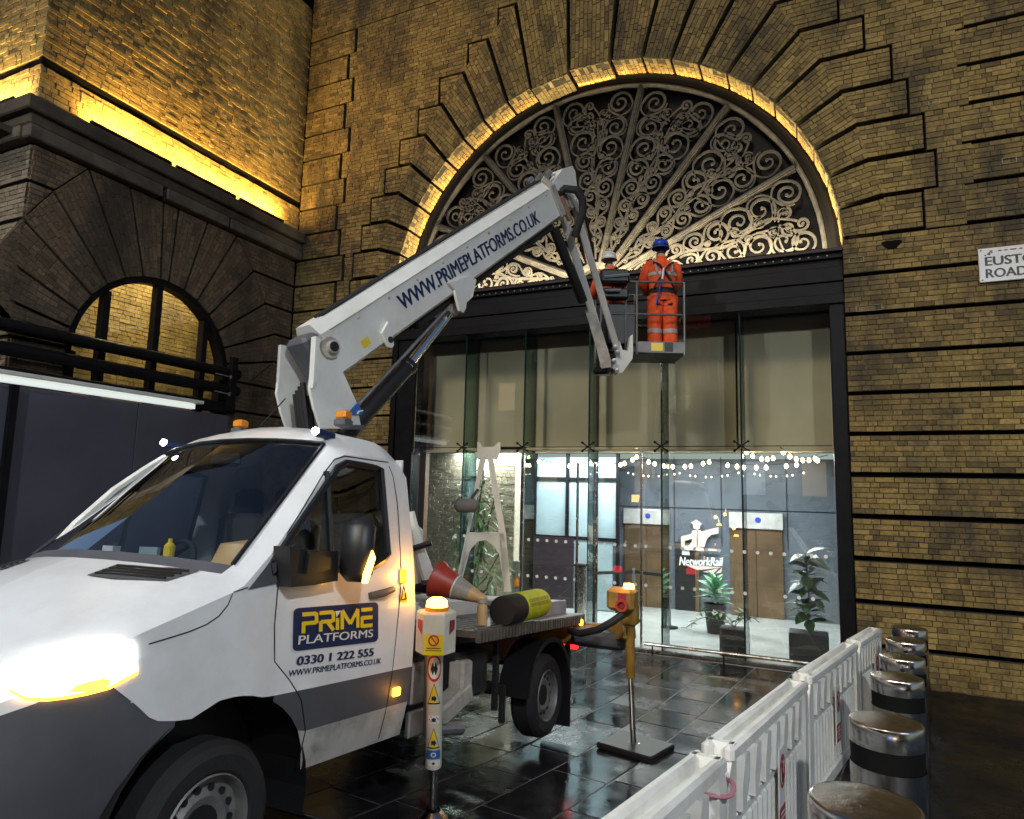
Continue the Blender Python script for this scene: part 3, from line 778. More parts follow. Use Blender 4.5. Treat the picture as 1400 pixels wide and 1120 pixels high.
# rail company logo vinyl on the wall
lo = thing('rail_company_logo', (-2.3, BWY-.09, 1.5), 'pale vinyl logo of a bridge and arrow with lettering on the wall between the lifts', 'logo')
s14 = BWY-.09
def lp(px, py): p = atY(px, py, s14); return (p[0], s14, p[2])
def vin(poly, name, m='logo', dy=0.0): MB().prism([np.array(lp(*p))+np.array((0, -dy, 0)) for p in poly], (0, .006, 0)).build(name, M[m], lo)
Q = lambda L: [(880+x*180/1400, 680+y*180/1400) for x, y in L]
vin(Q([(398, 415), (510, 388), (512, 355), (605, 345), (610, 365), (795, 318), (795, 385), (715, 400), (672, 445), (645, 530), (575, 532), (470, 525), (515, 470), (515, 440), (437, 462), (435, 515), (470, 525), (640, 540), (640, 572), (398, 556)]), 'bridge_emblem')
vin(Q([(655, 545), (770, 548), (805, 575), (655, 568)]), 'bridge_emblem')
vin(Q([(500, 268), (560, 238), (622, 285), (598, 300), (600, 325), (570, 348), (530, 330), (524, 285)]), 'arrow_emblem')
vin(Q([(566, 350), (573, 350), (573, 528), (566, 528)]), 'divider', 'wall_dark', .004)
a, b = np.array(lp(928.5, 773)), np.array(lp(989.5, 774))
put_text('net', a, b-a, (0, 0, 1), np.linalg.norm(b-a), float(lp(928, 766.5)[2]-lp(928, 778)[2]), M['wht_vinyl'], lo, 'lettering', n=(0, -1, 0))
vin(Q([(440, 720), (840, 745), (700, 762), (575, 775)]), 'track_emblem'); vin(Q([(630, 792), (800, 755), (740, 812)]), 'track_emblem'); vin(Q([(760, 815), (835, 748), (825, 800)]), 'track_emblem')
dd_ = thing('dark_doorway', (-2.55, BWY, 0), 'narrow black doorway with a bronze post under the rail company logo', 'doorway')
MB().bbox((-2.62, BWY-.03, .72), (.42, .04, 1.44), .005).build('door', M['black'], dd_); MB().bbox((-2.36, BWY-.04, .74), (.09, .06, 1.48), .006).build('post', M['bronze'], dd_); MB().box((-2.60, BWY-.055, 1.27), (.16, .01, .2)).build('notice', M['paper'], dd_)
# left part of the lobby: pale brick pier, blue glazing, dark panel
pb = thing('brick_pier', (-6.5, D+2.6, 0), 'pale brick pier at the back of the lobby beside the palm', 'pier')
BP = Frame((0, D+2.6, 0), (1, 0, 0), (0, 0, 1), (0, -1, 0)); mbp = MB(); lay(mbp, BP, [(-8.2, 0), (-5.95, 0), (-5.95, 3.3), (-8.2, 3.3)]); mbp.build('brickwork', M['brick_pale'], pb, kind='stuff')
MB().box((-7.1, D+2.76, 1.65), (2.3, .28, 3.3)).build('wall', M['brick_pale'], pb)
dg = thing('glazed_partition', (-5.0, D+3.2, 0), 'pale blue glazed partition behind the glass doors', 'partition')
MB().box((-4.75, D+3.22, 2.35), (1.9, .03, 1.75)).build('pane', M['teal_glass'], dg)
for x in (-5.72, -4.95, -4.3, -3.82): MB().box((x, D+3.19, 1.65), (.07, .07, 3.3)).build('post', M['steel_dk'], dg)
for z in (1.48, 2.75): MB().box((-4.77, D+3.19, z), (1.9, .06, .07)).build('rail', M['steel_dk'], dg)
MB().box((-5.25, D+3.17, .75), (.95, .05, 1.46)).build('dark_panel', M['wall_dark'], dg)
MB().box((-4.35, D+3.2, .75), (.85, .05, 1.46)).build('pale_panel', M['teal_glass'], dg)
rd = thing('reader_pedestal', (-4.2, D+1.9, 0), 'brushed steel pedestal standing inside the glass doors', 'pedestal')
MB().bbox((-4.2, D+1.9, .52), (.20, .16, 1.04), .015).build('body', M['steel'], rd); MB().bbox((-4.2, D+1.9, 1.06), (.24, .20, .04), .008).build('top', M['steel_dk'], rd)
rd = thing('information_stand', (-5.5, D+1.5, 0), 'grey upright stand with an orange bottle print inside the lobby', 'stand')
MB().bbox((-5.35, D+1.5, .55), (.20, .10, 1.1), .01).build('body', M['alu'], rd)
MB().lathe([(.0, .22), (.02, .21), (.025, .14), (.055, .10), (.06, 0)], (-5.35, D+1.44, .62), (0, 0, 1), 12).build('bottle_print', M['amber'], rd)
bp_ = []
for x, y in ((-3.95, D+1.7), (-2.55, D+2.2), (-3.3, D+2.5)):
    t = thing('barrier_post', (x, y, 0), {0: 'grey barrier post standing inside the left glass door', 1: 'grey barrier post at the free end of the black belt', 2: 'grey barrier post midway along the black belt'}[len(bp_)], 'post', 'queue barrier posts'); bp_.append((x, y))
    MB().tube([(x, y, 0), (x, y, 1.0)], .03, 12).build('pole', M['alu'], t); MB().lathe([(.16, 0), (.16, .02), (.05, .04)], (x, y, 0), n=20).build('base', M['steel_dk'], t)
bl = MB()
for a, b in ((0, 2), (2, 1)):
    (xa, ya), (xb, yb) = bp_[a], bp_[b]; c = np.array(((xa+xb)/2, (ya+yb)/2, .94)); d_ = np.array((xb-xa, yb-ya, 0)); bl.box(c, (np.linalg.norm(d_), .01, .06), unit(d_), np.cross((0, 0, 1), unit(d_)))
tag(bl.build('barrier_belt', M['strap']), 'black belt strung between the barrier posts in the lobby', 'belt')
for x in (-3.55, -2.05):  # unseen spots, added to draw the reflected pale beams on the back wall
    L_ = bpy.data.objects.new('downlight', bpy.data.lights.new('downlight', 'SPOT')); COL.objects.link(L_); L_.location = (x, BWY-.22, 3.34); L_.data.energy = 55; L_.data.spot_size = math.radians(38); L_.data.spot_blend = .5; L_.data.color = (.9, .97, 1); L_.data.shadow_soft_size = .03; L_.rotation_euler = (math.radians(4), 0, math.radians(-12))
# festoon lights
def festoon(P, n, m, label, r=.024, sag=.10):
    t = thing('festoon_lights', P[0], label, 'string lights', 'festoon lights in the lobby')
    path = []
    for i in range(len(P)-1):
        a, b = np.array(P[i]), np.array(P[i+1])
        for k in range(12):
            s_ = k/12; p = a+(b-a)*s_; p = p-np.array((0, 0, 4*sag*s_*(1-s_))); path.append(p)
    path.append(np.array(P[-1])); MB().tube(path, .006, 5).build('cable', M['black'], t)
    me = MB().lathe([(0, -r*2.1), (r*.7, -r*1.7), (r, -r*.9), (r*.6, 0), (r*.3, r*.4)], (0, 0, 0), n=10).mesh('bulb', M[m]); shade(me)
    for k in range(n):
        p = path[int((k+.5)/n*(len(path)-1))]; inst('bulb', me, t, Vector(p)-Vector(P[0])-Vector((0, 0, .02)))
festoon([(-5.0, D+1.1, 3.16), (-3.9, D+1.5, 3.10), (-2.9, D+1.1, 3.16), (-1.7, D+1.5, 3.10), (.2, D+1.2, 3.16)], 32, 'bulb', 'string of bright round bulbs drooping in swags behind the glass under the transom', .032, .13)
festoon([(-1.05, D+.75, 3.26), (-.55, D+1.4, 3.2)], 5, 'bulb', 'short run of bright bulbs above the leafy potted plant', .032)
festoon([(-.5, D+.75, 3.26), (.05, D+1.5, 3.18)], 6, 'bulb', 'short run of bright bulbs above the rubber plant', .032)
festoon([(-3.9, D+3.5, 3.0), (-2.6, D+3.6, 2.95), (-1.3, D+3.5, 3.0), (-.1, D+3.3, 3.0)], 24, 'bulb_reflected', 'added string of small dim bulbs standing in for reflected bulbs above the lifts', .016)  # reflection of the bulbs, built as a dimmer string
# plants
def leaf_mesh(name, m, L=.2, W_=.09, fold=.25, droop=.25):
    vs = []; fs = []
    prof = [(0, .04), (.2, .7), (.45, 1.0), (.7, .8), (.9, .35), (1, 0.02)]
    for t, w in prof:
        z = -droop*L*t*t
        vs += [(t*L, -w*W_/2, z+fold*w*W_/2), (t*L, 0, z), (t*L, w*W_/2, z+fold*w*W_/2)]
    for i in range(len(prof)-1):
        for k in (0, 1): fs.append((i*3+k, i*3+k+1, i*3+4+k, i*3+3+k))
    me = bpy.data.meshes.new(name); me.from_pydata(vs, [], fs); me.materials.append(M[m]); shade(me); return me
def planter(t, c, d, name='planter'): return MB().bbox(c, d, .012).build(name, M['planter'], t)
rp = random.Random(5)
def put_leaf(t, me, p, az, el, s=1):
    o = inst('leaf', me, t, Vector(p)-t.location, (rp.uniform(-.4, .4), -el, az), (s, s, s)); return o
pl = thing('rubber_plant', (-.16, D+.75, 0), 'tall dark rubber plant in a charcoal planter at the brick pier end of the glass', 'plant')
planter(pl, (-.16, D+.75, .22), (.55, .4, .44)); MB().tube([(-.16, D+.75, .42), (-.14, D+.75, 1.0), (-.17, D+.74, 1.62)], .014, 6).build('stem', M['stem'], pl)
lm = leaf_mesh('leaf', 'leaf_dk', .34, .18)
for k in range(56):
    z = .58+1.05*k/56; put_leaf(pl, lm, (-.155, D+.75, z), k*2.4, rp.uniform(-.3, .7), rp.uniform(.75, 1.1))
pl = thing('leafy_potted_plant', (-1.72, D+2.2, 0), 'bright green broad leaved plant on a dark pot below the logo', 'plant')
MB().lathe([(.15, 0), (.2, .5), (.21, .52), (.17, .50)], (-1.72, D+2.2, .0), n=20).build('pot', M['planter'], pl, smooth=True)
lm = leaf_mesh('leaf', 'leaf_pale', .34, .12)
for k in range(30): put_leaf(pl, lm, (-1.72, D+2.2, .55+.012*k), k*2.4, .15+.03*k, rp.uniform(.8, 1.15))
pl = thing('trailing_plant', (-1.22, D+.6, 0), 'sparse trailing plant in a low charcoal trough behind the knee rail', 'plant')
planter(pl, (-1.22, D+.6, .21), (.42, .34, .42)); lm = leaf_mesh('leaf', 'leaf', .12, .05)
for (ex, ez, sgn) in ((-1.95, .35, -1), (-1.75, .62, -1), (-1.5, .6, -1), (-1.05, .66, 1), (-.85, .55, 1)):
    P = [np.array((-1.22, D+.6, .42)), np.array(((ex-1.22)/2, D+.55, .72)), np.array((ex, D+.5, ez))]
    path = [(1-t)**2*P[0]+2*t*(1-t)*P[1]+t*t*P[2] for t in np.linspace(0, 1, 10)]; MB().tube(path, .005, 5).build('stem', M['stem'], pl)
    for q in path[2:]:
        for _ in range(2): put_leaf(pl, lm, q, rp.uniform(0, 6.3), rp.uniform(-.5, .8), rp.uniform(.7, 1.2))
pl = thing('palm', (-6.25, D+1.1, 0), 'tall dark leaved indoor palm behind the glass beside the timber jamb', 'plant')
planter(pl, (-6.25, D+1.1, .25), (.5, .5, .5)); lm = leaf_mesh('leaf', 'leaf', .34, .07, .2, .5)
for (dx, dy, h) in ((-.15, 0, 2.6), (.2, .1, 2.85), (.5, -.1, 2.35), (-.35, .1, 1.9), (.3, -.2, 1.55), (.55, .1, 1.3)):
    tip = np.array((-6.25+dx*1.2, D+1.1+dy, h)); MB().tube([(-6.25+dx*.25, D+1.1, .5), (-6.25+dx*.7, D+1.1+dy*.5, h*.6), tip], .012, 6).build('stem', M['stem'], pl)
    for k in range(30):
        q = tip-np.array((dx*.02*k, 0, .035*k)); put_leaf(pl, lm, q, k*2.4, .5-.05*k, rp.uniform(.75, 1.2))
wl = thing('wall_light', (-6.75, D+2.5, 2.75), 'small up and down wall light glowing green white on the pale pier', 'wall light')
MB().lathe([(.06, -.1), (.07, -.1), (.07, .1), (.06, .1)], (-6.75, D+2.48, 2.72), n=14).build('shade', M['steel'], wl); MB().lathe([(.0, .09), (.058, .09)], (-6.75, D+2.48, 2.72), n=14).build('lens', M['panel_light'], wl)
L_ = bpy.data.objects.new('wall_lamp', bpy.data.lights.new('wall_lamp', 'POINT')); COL.objects.link(L_); L_.location = (-6.75, D+2.4, 2.95); L_.data.energy = 10; L_.data.color = (.75, 1, .8); L_.data.shadow_soft_size = .05

# ================================================================== LEFT WING
LX = -10.1
wing = thing('brick_wing', (LX, 7.9, 0), 'projecting brick wing with a lit upper wall above a dark arched ground storey', 'building')
LW = Frame((LX, 0, 0), (0, 1, 0), (0, 0, 1), (1, 0, 0))
FW = Frame((0, 5.24, 0), (1, 0, 0), (0, 0, 1), (0, -1, 0))
wb = MB(); wb.box((LX-2.53, 7.94, 7.1), (4.9, 5.3, 14.2)) if False else None
wbk = MB()
wbk.box((LX-.06, 8.1, 10.95), (.06, 5.7, 6.5)); wbk.box((LX-.2, 10.78, 3.8), (.3, .3, 7.7))
wbk.box((LX-2.2, 5.30, 7.1), (4.2, .06, 14.2)); wbk.build('wall', M['soot'], wing)
nw = [0]
def wing_cb(q):
    cx = sum(p[0] for p in q)/4; cy = sum(p[1] for p in q)/4
    if nw[0] < 300 and cy < 9.3:
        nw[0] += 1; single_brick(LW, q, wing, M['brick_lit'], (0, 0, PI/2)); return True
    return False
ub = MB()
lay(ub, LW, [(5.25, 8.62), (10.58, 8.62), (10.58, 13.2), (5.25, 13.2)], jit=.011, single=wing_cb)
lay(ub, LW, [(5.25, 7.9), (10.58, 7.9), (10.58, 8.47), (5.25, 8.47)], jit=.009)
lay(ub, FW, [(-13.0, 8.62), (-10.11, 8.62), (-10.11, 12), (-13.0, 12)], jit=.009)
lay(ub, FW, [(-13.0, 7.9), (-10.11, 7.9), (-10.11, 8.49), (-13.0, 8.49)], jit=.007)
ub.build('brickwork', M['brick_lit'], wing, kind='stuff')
uc = MB()
for a, b in ((8.62, 13.2), (7.9, 8.47)):
    plate([(5.25, a), (10.58, a), (10.58, b), (5.25, b)], LW, uc, .016, .05); plate([(-13, a), (-10.11, a), (-10.11, b), (-13, b)], FW, uc, .016, .05)
uc.build('mortar_bed', M['mortar'], wing)
# cornice and string course
def wrap(z0, z1, out, m, name, inset=0):
    mb = MB(); y0 = 5.24-out
    mb.bbox((LX+out/2-.05, (y0+10.6)/2, (z0+z1)/2), (out+.1, 10.6-y0, z1-z0), .02)
    mb.bbox((LX-1.6, 5.24-out/2+.04, (z0+z1)/2), (3.2-.12, out+.08, z1-z0-.006), .02)
    return mb.build(name, M[m], wing)
wrap(7.64, 7.86, .23, 'stone_dk', 'cornice'); wrap(7.47, 7.634, .14, 'stone_dk', 'cornice_bed')
sc_ = MB()
for a, b in ((5.1, 7.22), (7.30, 8.62), (8.66, 10.58)):
    sc_ = MB(); sc_.bbox((LX+.07, (a+b)/2, 7.365), (.2, b-a, .20), .02); sc_.build('string_course', M['stone'], wing)
sc_ = MB(); sc_.bbox((LX-1.55, 5.17, 7.365), (3.0, .2, .196), .02); sc_.build('string_course', M['stone'], wing)
# rusticated ground storey round the arch
WCY, WCZ, WR = 7.52, 4.40, 1.5
warc = lambda a, r=WR: (WCY+r*math.cos(math.radians(a)), WCZ+r*math.sin(math.radians(a)))
def wblock(polys):
    mb = MB()
    for poly, ang in polys:
        q = shrink(poly, .022); mb.m = 0; lay(mb, LW, q, ang, jit=.003); mb.m = 1; plate(q, LW, mb, .008, .07)
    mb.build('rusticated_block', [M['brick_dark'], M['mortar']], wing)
zl = [4.42, 4.99, 5.56, 6.13, 6.70, 7.27]
def side(sgn, yend):
    angs = [1, 12.5, 24, 37, 50, 63]
    el = []
    for a, z in zip(angs, zl):
        r = max((z-WCZ)/math.sin(math.radians(a)), 2.0) if a > 5 else 2.0
        el.append((sgn*min(r, 3.3)*math.cos(math.radians(a)), z))
    for k in range(5):
        A0, A1 = angs[k], angs[k+1]
        if sgn < 0: B0, B1 = 180-A0, 180-A1
        else: B0, B1 = A0, A1
        e0 = (WCY+el[k][0], el[k][1]); e1 = (WCY+el[k+1][0], el[k+1][1])
        wblock([([warc(B0), e0, e1, warc(B1)], math.radians((B0+B1)/2)),
                ([(e0[0]-sgn*.03, e0[1]), (yend, e0[1]), (yend, e1[1]), (e1[0]-sgn*.03, e1[1])], 0)])
side(-1, 5.25); side(1, 10.58)
for a0, a1 in ((63, 75), (75, 87), (87, 93), (93, 105), (105, 117)):
    h = lambda a: (WCY+(7.27-WCZ)/math.tan(math.radians(a)), 7.27)
    wblock([([warc(a0), h(a0), h(a1), warc(a1)], math.radians((a0+a1)/2))])
for k in range(8):
    z0 = 4.42-.57*(k+1)
    wblock([([(5.25, z0), (6.02, z0), (6.02, z0+.57), (5.25, z0+.57)], 0)]); wblock([([(9.02, z0), (10.58, z0), (10.58, z0+.57), (9.02, z0+.57)], 0)])
for k in range(13):
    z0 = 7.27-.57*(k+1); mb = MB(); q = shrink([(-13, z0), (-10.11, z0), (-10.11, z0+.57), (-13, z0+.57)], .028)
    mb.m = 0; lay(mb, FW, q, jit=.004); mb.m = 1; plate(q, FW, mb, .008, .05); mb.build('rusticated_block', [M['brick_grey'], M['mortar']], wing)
wk = MB(); n = 24
wk.box((LX-.2, 5.66, 2.2), (.26, .74, 4.4)); wk.box((LX-.2, 9.8, 2.2), (.26, 1.56, 4.4))
for i in range(n):
    a0, a1 = 180*i/n, 180*(i+1)/n
    def out(a):
        c, s2 = math.cos(math.radians(a)), math.sin(math.radians(a)); t = min((10.6-WCY)/c if c > 1e-6 else 1e9, (5.28-WCY)/c if c < -1e-6 else 1e9, (7.5-WCZ)/s2 if s2 > 1e-6 else 1e9); return (WCY+c*t, WCZ+s2*t)
    p = [warc(a0, WR), out(a0), out(a1), warc(a1, WR)]
    wk.prism([(LX-.07, y, z) for y, z in p], (-.3, 0, 0))
wk.build('wall', M['soot'], wing)
# arched window
win = MB()
rows = []
for i in range(41):
    a = 180*i/40; rows.append([(LX-.16+dx, *warc(a, r)) for r, dx in ((1.52, .12), (1.41, .12), (1.41, -.06), (1.52, -.06), (1.52, .12))])
win.grid(rows)
for s2 in (-1, 1): win.box((LX-.13, WCY+s2*1.43, 2.2), (.18, .18, 4.4))
wf = win.build('window', M['steel_dk'], wing)
for y in (6.60, 7.50, 8.48):
    h = WCZ+math.sqrt(max(.02, 1.41**2-(y-WCY)**2)); MB().box((LX-.13, y, h/2+.9), (.14, .11, h-1.8)).build('mullion', M['steel_dk'], wf)
pn = MB(); pn.add([(LX-.16, *warc(180*i/30, 1.43)) for i in range(31)]+[(LX-.16, WCY-1.43, 3.5), (LX-.16, WCY+1.43, 3.5)], [tuple(list(range(31))+[31, 32])]); pn.build('pane', M['glass'], wf)
# lit room behind that window
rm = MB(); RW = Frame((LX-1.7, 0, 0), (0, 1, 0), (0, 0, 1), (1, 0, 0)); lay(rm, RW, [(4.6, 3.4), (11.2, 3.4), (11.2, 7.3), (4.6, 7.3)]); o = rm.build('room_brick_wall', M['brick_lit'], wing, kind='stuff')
MB().box((LX-1.76, 7.9, 5.3), (.1, 6.6, 4.2)).build('room_wall', M['mortar'], wing); MB().box((LX-1.0, 7.9, 7.4), (1.6, 6.6, .1)).build('room_ceiling', M['mortar'], wing)
L_ = bpy.data.objects.new('room_lamp', bpy.data.lights.new('room_lamp', 'AREA')); COL.objects.link(L_); L_.location = (LX-1.0, 7.6, 7.2); L_.data.energy = 190; L_.data.shape = 'RECTANGLE'; L_.data.size = .8; L_.data.size_y = 3.2; L_.data.color = (1, .80, .42)
# uplighters on the ledge
def strip(name, a, b, d, e, col, lbl, rad=.05, m='warm_strip'):
    a, b = np.array(a, float), np.array(b, float); c = (a+b)/2; L = np.linalg.norm(b-a); X = unit(b-a); d = unit(d)
    if lbl is not None:
        t = MB().box(c-d*.05, (L, .05, .05), X, np.cross(d, X), d).build(name, M['steel_dk']); tag(t, *lbl)
    li = bpy.data.objects.new('led_strip', bpy.data.lights.new('led_strip', 'AREA')); COL.objects.link(li)
    li.data.shape = 'RECTANGLE'; li.data.size = L; li.data.size_y = rad; li.data.energy = e; li.data.color = col
    Z = Vector(-d); Xv = Vector(X); Yv = Z.cross(Xv); li.matrix_world = Matrix(((Xv.x, Yv.x, Z.x, c[0]), (Xv.y, Yv.y, Z.y, c[1]), (Xv.z, Yv.z, Z.z, c[2]), (0, 0, 0, 1)))
    return li
WARM = (1, .66, .20)
for i, (ya, yb, w) in enumerate(((5.9, 7.3, 'nearest the wing corner'), (7.4, 8.7, 'in the middle of the ledge'), (8.8, 9.95, 'nearest the station front'))):
    strip('uplighter', (LX+.17, ya, 7.95), (LX+.17, yb, 7.95), (-.16, 0, 1), 72, (1, .60, .15), ('slim black uplighter on the wing ledge, '+w, 'uplighter', 'uplighters on the wing ledge'))
strip('uplighter', (-12.2, 5.08, 7.95), (-10.35, 5.08, 7.95), (0, .14, 1), 70, (1, .68, .25), ('slim black uplighter on the front ledge of the wing', 'uplighter', 'uplighters on the wing ledge'))
# lights hidden in the arch frame that wash its soffit, and along the beam
for i in range(15):
    a = 6+168*(i+.5)/15; c = np.array((ACX+3.90*math.cos(math.radians(a)), D+.41, ACZ+3.90*math.sin(math.radians(a)))); t = np.array((-math.sin(math.radians(a)), 0, math.cos(math.radians(a))))
    e = 1.75
    strip('arch_strip', c-t*.36, c+t*.36, np.array((math.cos(math.radians(a)), -.65, math.sin(math.radians(a)))), e, (1, .55, .11), None, .03)
strip('beam_uplighter', (-7.2, D+.13, 6.24), (.2, D+.13, 6.24), (0, .80, 1), 400, (1, .84, .56), ('thin warm light strip lying along the beam under the fanlight', 'light strip'), .03)
# pipes, strip light and hoarding in front of the arch
for i, (z, w) in enumerate(((4.52, 'upper'), (4.20, 'lower'))):
    mb = MB(); X0 = LX+.22
    mb.tube([(X0, 4.4, z), (X0, 9.05, z-.01)], .095, 12); o = mb.build('overhead_pipe', M['steel_dk'], smooth=True)
    tag(o, 'fat black pipe crossing the arched window, %s of the two' % w, 'pipe', 'pipes across the wing arch')
    t = MB().tube([(X0+.1, 8.45, z-.09), (X0+.1, 8.78, z-.1)], .014, 8); t.box((X0+.1, 8.84, z-.1), (.05, .12, .07)); tag(t.build('pipe_clamp', M['alu']), 'bright metal clamp hanging under the %s black pipe' % w, 'clamp', 'clamps on the pipes')
o = MB().bbox((LX+.14, 6.75, 3.86), (.16, 4.6, .20), .01).build('gantry_beam', M['steel_dk']); tag(o, 'black beam between the pipes and the white strip light', 'beam')
o = MB().box((LX+.3, 8.85, 4.3), (.10, .12, 1.0)).build('pipe_support_post', M['steel_dk']); tag(o, 'black support post at the end of the two pipes', 'post')
sl = thing('strip_light', (LX+.3, 6.4, 3.8), 'long white strip light fitted along the top of the slate hoarding', 'light')
MB().bbox((LX+.30, 6.42, 3.86), (.18, 3.55, .06), .008).build('housing', M['barrier'], sl)
MB().box((LX+.30, 6.40, 3.775), (.10, 3.3, .085)).build('diffuser', mat('lit_diffuser', (.7, .72, .70), .5, emit=(.93, 1, .95), es=.55, var=0), sl)
hd = thing('hoarding', (LX+.24, 6.9, 0), 'plain slate coloured hoarding closing the arch of the wing behind the van', 'hoarding')
for i, (ya, yb) in enumerate(((2.6, 5.18), (5.26, 7.05), (7.06, 8.86))): MB().bbox((LX+.24, (ya+yb)/2, 1.86), (.06, yb-ya-.004, 3.7), .005).build('panel', M['hoard'], hd)
MB().box((LX+.30, 5.22, 1.86), (.08, .09, 3.7)).build('post', M['steel_dk'], hd)
# street name plate
sg = thing('street_name_plate', (2.6, D-.04, 5.66), 'white enamel street name plate with black lettering fixed to the right hand brickwork', 'sign')
sx0, sx1, sz0, sz1 = 2.115, 3.62, 5.43, 5.905
MB().bbox(((sx0+sx1)/2, D-.035, (sz0+sz1)/2), (sx1-sx0, .03, sz1-sz0), .006).build('plate', mat('white_enamel', (.62, .63, .62), .3, var=.05), sg)
put_text('euston', (2.185, D-.0505, 5.655), (1, 0, 0), (0, 0, 1), .70, .125, M['blk_vinyl'], sg, n=(0, -1, 0)); put_text('road', (2.185, D-.0505, 5.485), (1, 0, 0), (0, 0, 1), .46, .125, M['blk_vinyl'], sg, n=(0, -1, 0))
for i in range(13): MB().box((2.36+i*.055+.012*(i % 3), D-.052, 5.853), (.038, .003, .016)).build('small_red_print', M['maroon'], sg)
mb = MB(); rr = random.Random(2)
for i in range(12): mb.box((2.19+rr.random()*.085, D-.052, 5.80+rr.random()*.06), (.016, .003, .014))
mb.build('borough_crest', M['blk_vinyl'], sg)
for x, z in ((sx0+.03, sz0+.03), (sx0+.03, sz1-.03)): MB().lathe([(0, .008), (.009, .006), (.011, 0)], (x, D-.05, z), (0, -1, 0), 8).build('screw', M['blk_vinyl'], sg)

# ================================================================== ACROSS THE STREET (seen mirrored in the glass, the steel and the wet paving)
tb_ = thing('street_building', (0, -15, 0), 'dark street front with rows of lit windows, mirrored in the glass screen', 'building')
MB().box((0, -15.4, 7.2), (60, .6, 12.6)).build('wall', mat('dim_render', (.05, .045, .04), .9, var=.2), tb_)
me_w = MB().box((0, 0, 0), (1.1, .05, 1.7)).mesh('window', emis('warm_room_light', (1, .68, .34), .5)); me_c = MB().box((0, 0, 0), (1.1, .05, 1.7)).mesh('window', emis('cool_room_light', (.75, .88, 1), .5)); me_d = MB().box((0, 0, 0), (1.1, .05, 1.7)).mesh('window', M['void'])
rw = random.Random(8)
for i in range(15):
    for j in range(3): inst('window', rw.choice((me_w, me_d, me_d, me_d, me_c)), tb_, (-20+i*2.85, .14-.2, 3.4+j*2.4))
for x, z, w, h, c, nm in ((-9, 2.2, .6, .4, (1, .5, .1), 'amber'), (2.5, 2.4, 1.6, .5, (.25, .4, 1), 'blue'), (7, 2.3, 2.2, .6, (1, .9, .7), 'white')):  # unseen glowing panels, added to streak the bollards with coloured reflections
    o = MB().box((x, -15.02, z), (w, .08, h)).build('added_glow_panel', emis(nm+'_added_glow', c, 7)); tag(o, 'added %s glow panel across the street, unseen, there only for reflections' % nm, 'glow panel')
LENS = emis('street_lamp_lens', (1, .95, .86), 45)
for x, y, w, e in ((-6.0, -5.0, 'by the van', 760), (4.2, -4.0, 'behind the bollards', 800), (13, -8, 'farthest along the kerb', 300)):
    t = thing('street_lamp', (x, y, gz(y)), 'tall steel street lamp with a lit white head, '+w, 'street lamp', 'street lamps along the road')
    MB().tube([(x, y, gz(y)), (x, y, 7.6), (x, y+.3, 7.9), (x, y+1.2, 8.0)], .06, 10).build('pole', M['steel_dk'], t); hd_ = MB().bbox((x, y+1.4, 8.0), (.3, .8, .12), .03).build('head', M['steel_dk'], t); MB().box((x, y+1.4, 7.935), (.22, .6, .012)).build('lens', LENS, hd_)
    L_ = bpy.data.objects.new('street_lamp_light', bpy.data.lights.new('street_lamp_light', 'AREA')); COL.objects.link(L_); L_.location = (x, y+1.4, 7.92); L_.data.shape = 'RECTANGLE'; L_.data.size = .3; L_.data.size_y = .7; L_.data.energy = e; L_.data.color = (.93, .97, 1)
    L_.rotation_euler = (math.radians(28), 0, 0)

